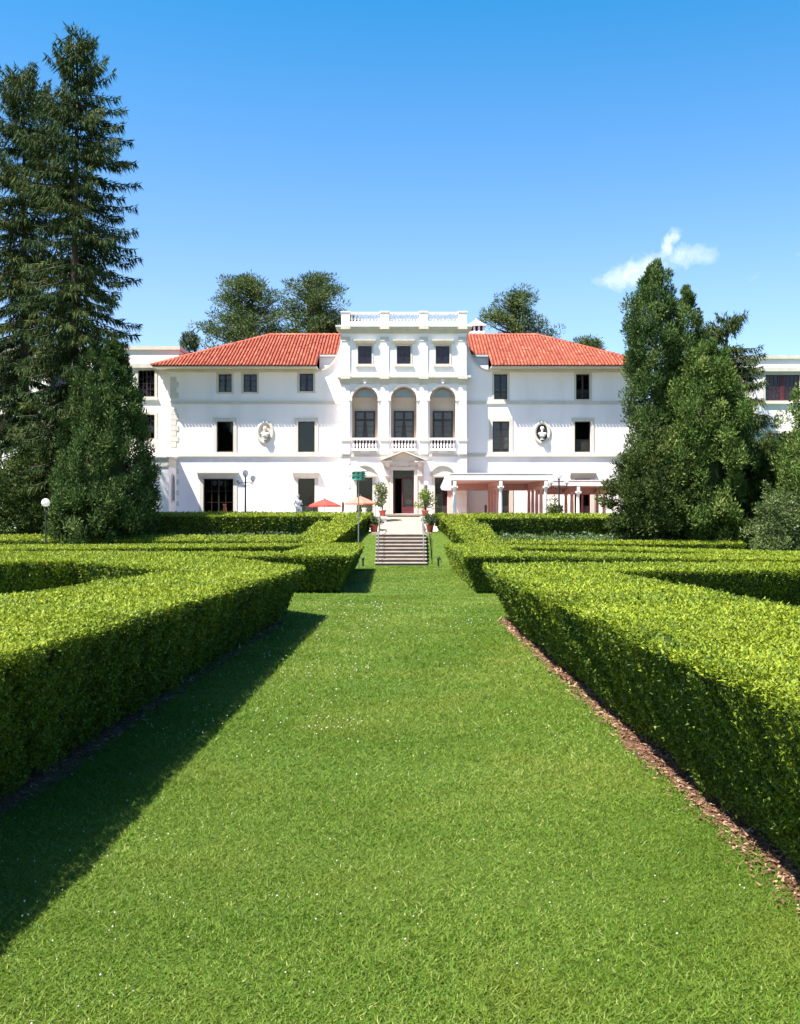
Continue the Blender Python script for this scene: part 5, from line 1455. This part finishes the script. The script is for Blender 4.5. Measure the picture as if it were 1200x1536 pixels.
def grass():
    rng = np.random.default_rng(91); Vs, Rs = [], []
    bands = [(2.4, 4.2, 23000), (4.2, 6.5, 13500), (6.5, 10, 6800), (10, 16, 3000), (16, 28, 1100), (28, 62.5, 240)]
    for y0, y1, dens in bands:
        wdt = max(3.2, y1 * .46 + .6) if y1 < 8 else 4.2
        xa, xb = (-2.32, 1.85) if y0 < 10 else ((-3.0, 2.6) if y0 < 27 else (-5.5, 5.0))
        n = int((xb - xa) * (y1 - y0) * dens)
        P = np.stack([rng.uniform(xa, xb, n), rng.uniform(y0, y1, n), np.zeros(n)], 1)
        edge = 1.70 + .012 * P[:, 1] + .05 * np.sin(P[:, 1] * 1.3 + 1) + rng.normal(0, .035, n)
        ok = (P[:, 0] < edge) | (P[:, 1] > 17.5)
        ok &= (np.abs(P[:, 0]) < P[:, 1] * .42 + .35)
        ok &= ~((P[:, 1] > 57.4) & (np.abs(P[:, 0] + .17) < 1.5))
        P = P[ok]; n = len(P); P[:, 2] = gz(P[:, 1])
        sc = np.maximum(1, P[:, 1] / 5) ** .8
        h = .0115 * rng.uniform(.6, 1.5, n) * np.minimum(sc, 2.2) * (1 + .3 * noise3(P, 2.5, 5)); wd = .0027 * sc * rng.uniform(.7, 1.4, n)
        a = rng.uniform(0, 6.28, n); S = np.stack([np.cos(a), np.sin(a), 0 * a], 1) * wd[:, None]
        tip = P + np.stack([rng.normal(0, 1.15, n) * h, rng.normal(0, 1.15, n) * h, h], 1)
        V = np.empty((n, 3, 3)); V[:, 0] = P - S; V[:, 1] = P + S; V[:, 2] = tip
        Vs.append(V.reshape(-1, 3)); Rs.append(np.clip(rng.normal(.46, .23, n) + .16 * noise3(P, 1.6, 9) + .12 * noise3(P, .6, 19) + .10 * noise3(P, 6, 29), 0, 1))
    n = 9000; P = np.stack([rng.uniform(-30, -19, n), rng.uniform(58.4, 62.5, n), np.zeros(n)], 1); P[:, 2] = gz(P[:, 1]); a = rng.uniform(0, 6.28, n)
    S = np.stack([np.cos(a), np.sin(a), 0 * a], 1) * .03; V = np.empty((n, 3, 3)); V[:, 0] = P - S; V[:, 1] = P + S; V[:, 2] = P + np.stack([rng.normal(0, .08, n), rng.normal(0, .08, n), rng.uniform(.05, .1, n)], 1)
    Vs.append(V.reshape(-1, 3)); Rs.append(np.clip(rng.normal(.5, .2, n), 0, 1))
    V = np.concatenate(Vs); o = np_obj("grass", V, np.arange(len(V)).reshape(-1, 3), GRASS, None, np.concatenate(Rs))
    tag(o, "short mown green grass covering the garden lawn", "grass", kind='stuff')
grass()
def clover():
    rng = np.random.default_rng(92); n = 16000
    P = np.stack([rng.uniform(-2.2, 1.7, n), 2.6 + 22 * rng.random(n) ** 1.4, np.zeros(n)], 1)
    dn = .45 * noise3(P, 1.1, 21) + .35 * noise3(P, 3, 22)
    P = P[(dn + rng.normal(0, .5, n)) > 1.05 + .12 * np.sign(P[:, 0] + .3)][:1300]; n = len(P); P[:, 2] = gz(P[:, 1]) + rng.uniform(.025, .05, n)
    r = .0048 * np.maximum(1, P[:, 1] / 5) ** .75 * rng.uniform(.6, 1.2, n)
    O = np.array([[1, 0, 0], [0, 1, 0], [-1, 0, 0], [0, -1, 0], [0, 0, 1], [0, 0, -1]], float)
    V = (P[:, None] + O[None] * r[:, None, None]).reshape(-1, 3)
    T = np.array([[0, 1, 4], [1, 2, 4], [2, 3, 4], [3, 0, 4], [1, 0, 5], [2, 1, 5], [3, 2, 5], [0, 3, 5]])
    F = (T[None] + 6 * np.arange(n)[:, None, None]).reshape(-1, 3)
    o = np_obj("clover_flowers", V, F, CLOVER, None, np.repeat(rng.random(n), 8)); tag(o, "tiny white clover flowers dotted over the lawn", "clover", kind='stuff')
clover()
def chips():
    rng = np.random.default_rng(93); n = 26000
    y = 2.4 + 17 * rng.random(n) ** 1.6; P = np.stack([redge(y) + rng.normal(-.02, .05, n) + rng.random(n) * .55, y, gz(y) + .008 + rng.random(n) * .02], 1)
    m2 = 5000; y2 = 3 + 16 * rng.random(m2) ** 1.5; P2 = np.stack([-2.24 - rng.random(m2) * .5, y2, gz(y2) + .008 + rng.random(m2) * .02], 1)
    P = np.concatenate([P, P2]); n = len(P)
    D = rng.normal(size=(n, 3)); D[:, 2] *= .25; s = np.maximum(1, P[:, 1] / 5) ** .7
    V, F = cards(P, D, .034 * s * rng.uniform(.4, 1.6, n), .011 * s * rng.uniform(.6, 1.6, n), rng, N=np.tile([0, 0, 1.0], (n, 1)) + rng.normal(size=(n, 3)) * .3, fold=.1)
    o = np_obj("bark_chips", V, F, CHIP, None, rng.random(n)); tag(o, "reddish bark chips along the foot of the long hedges", "mulch", kind='stuff')
chips()
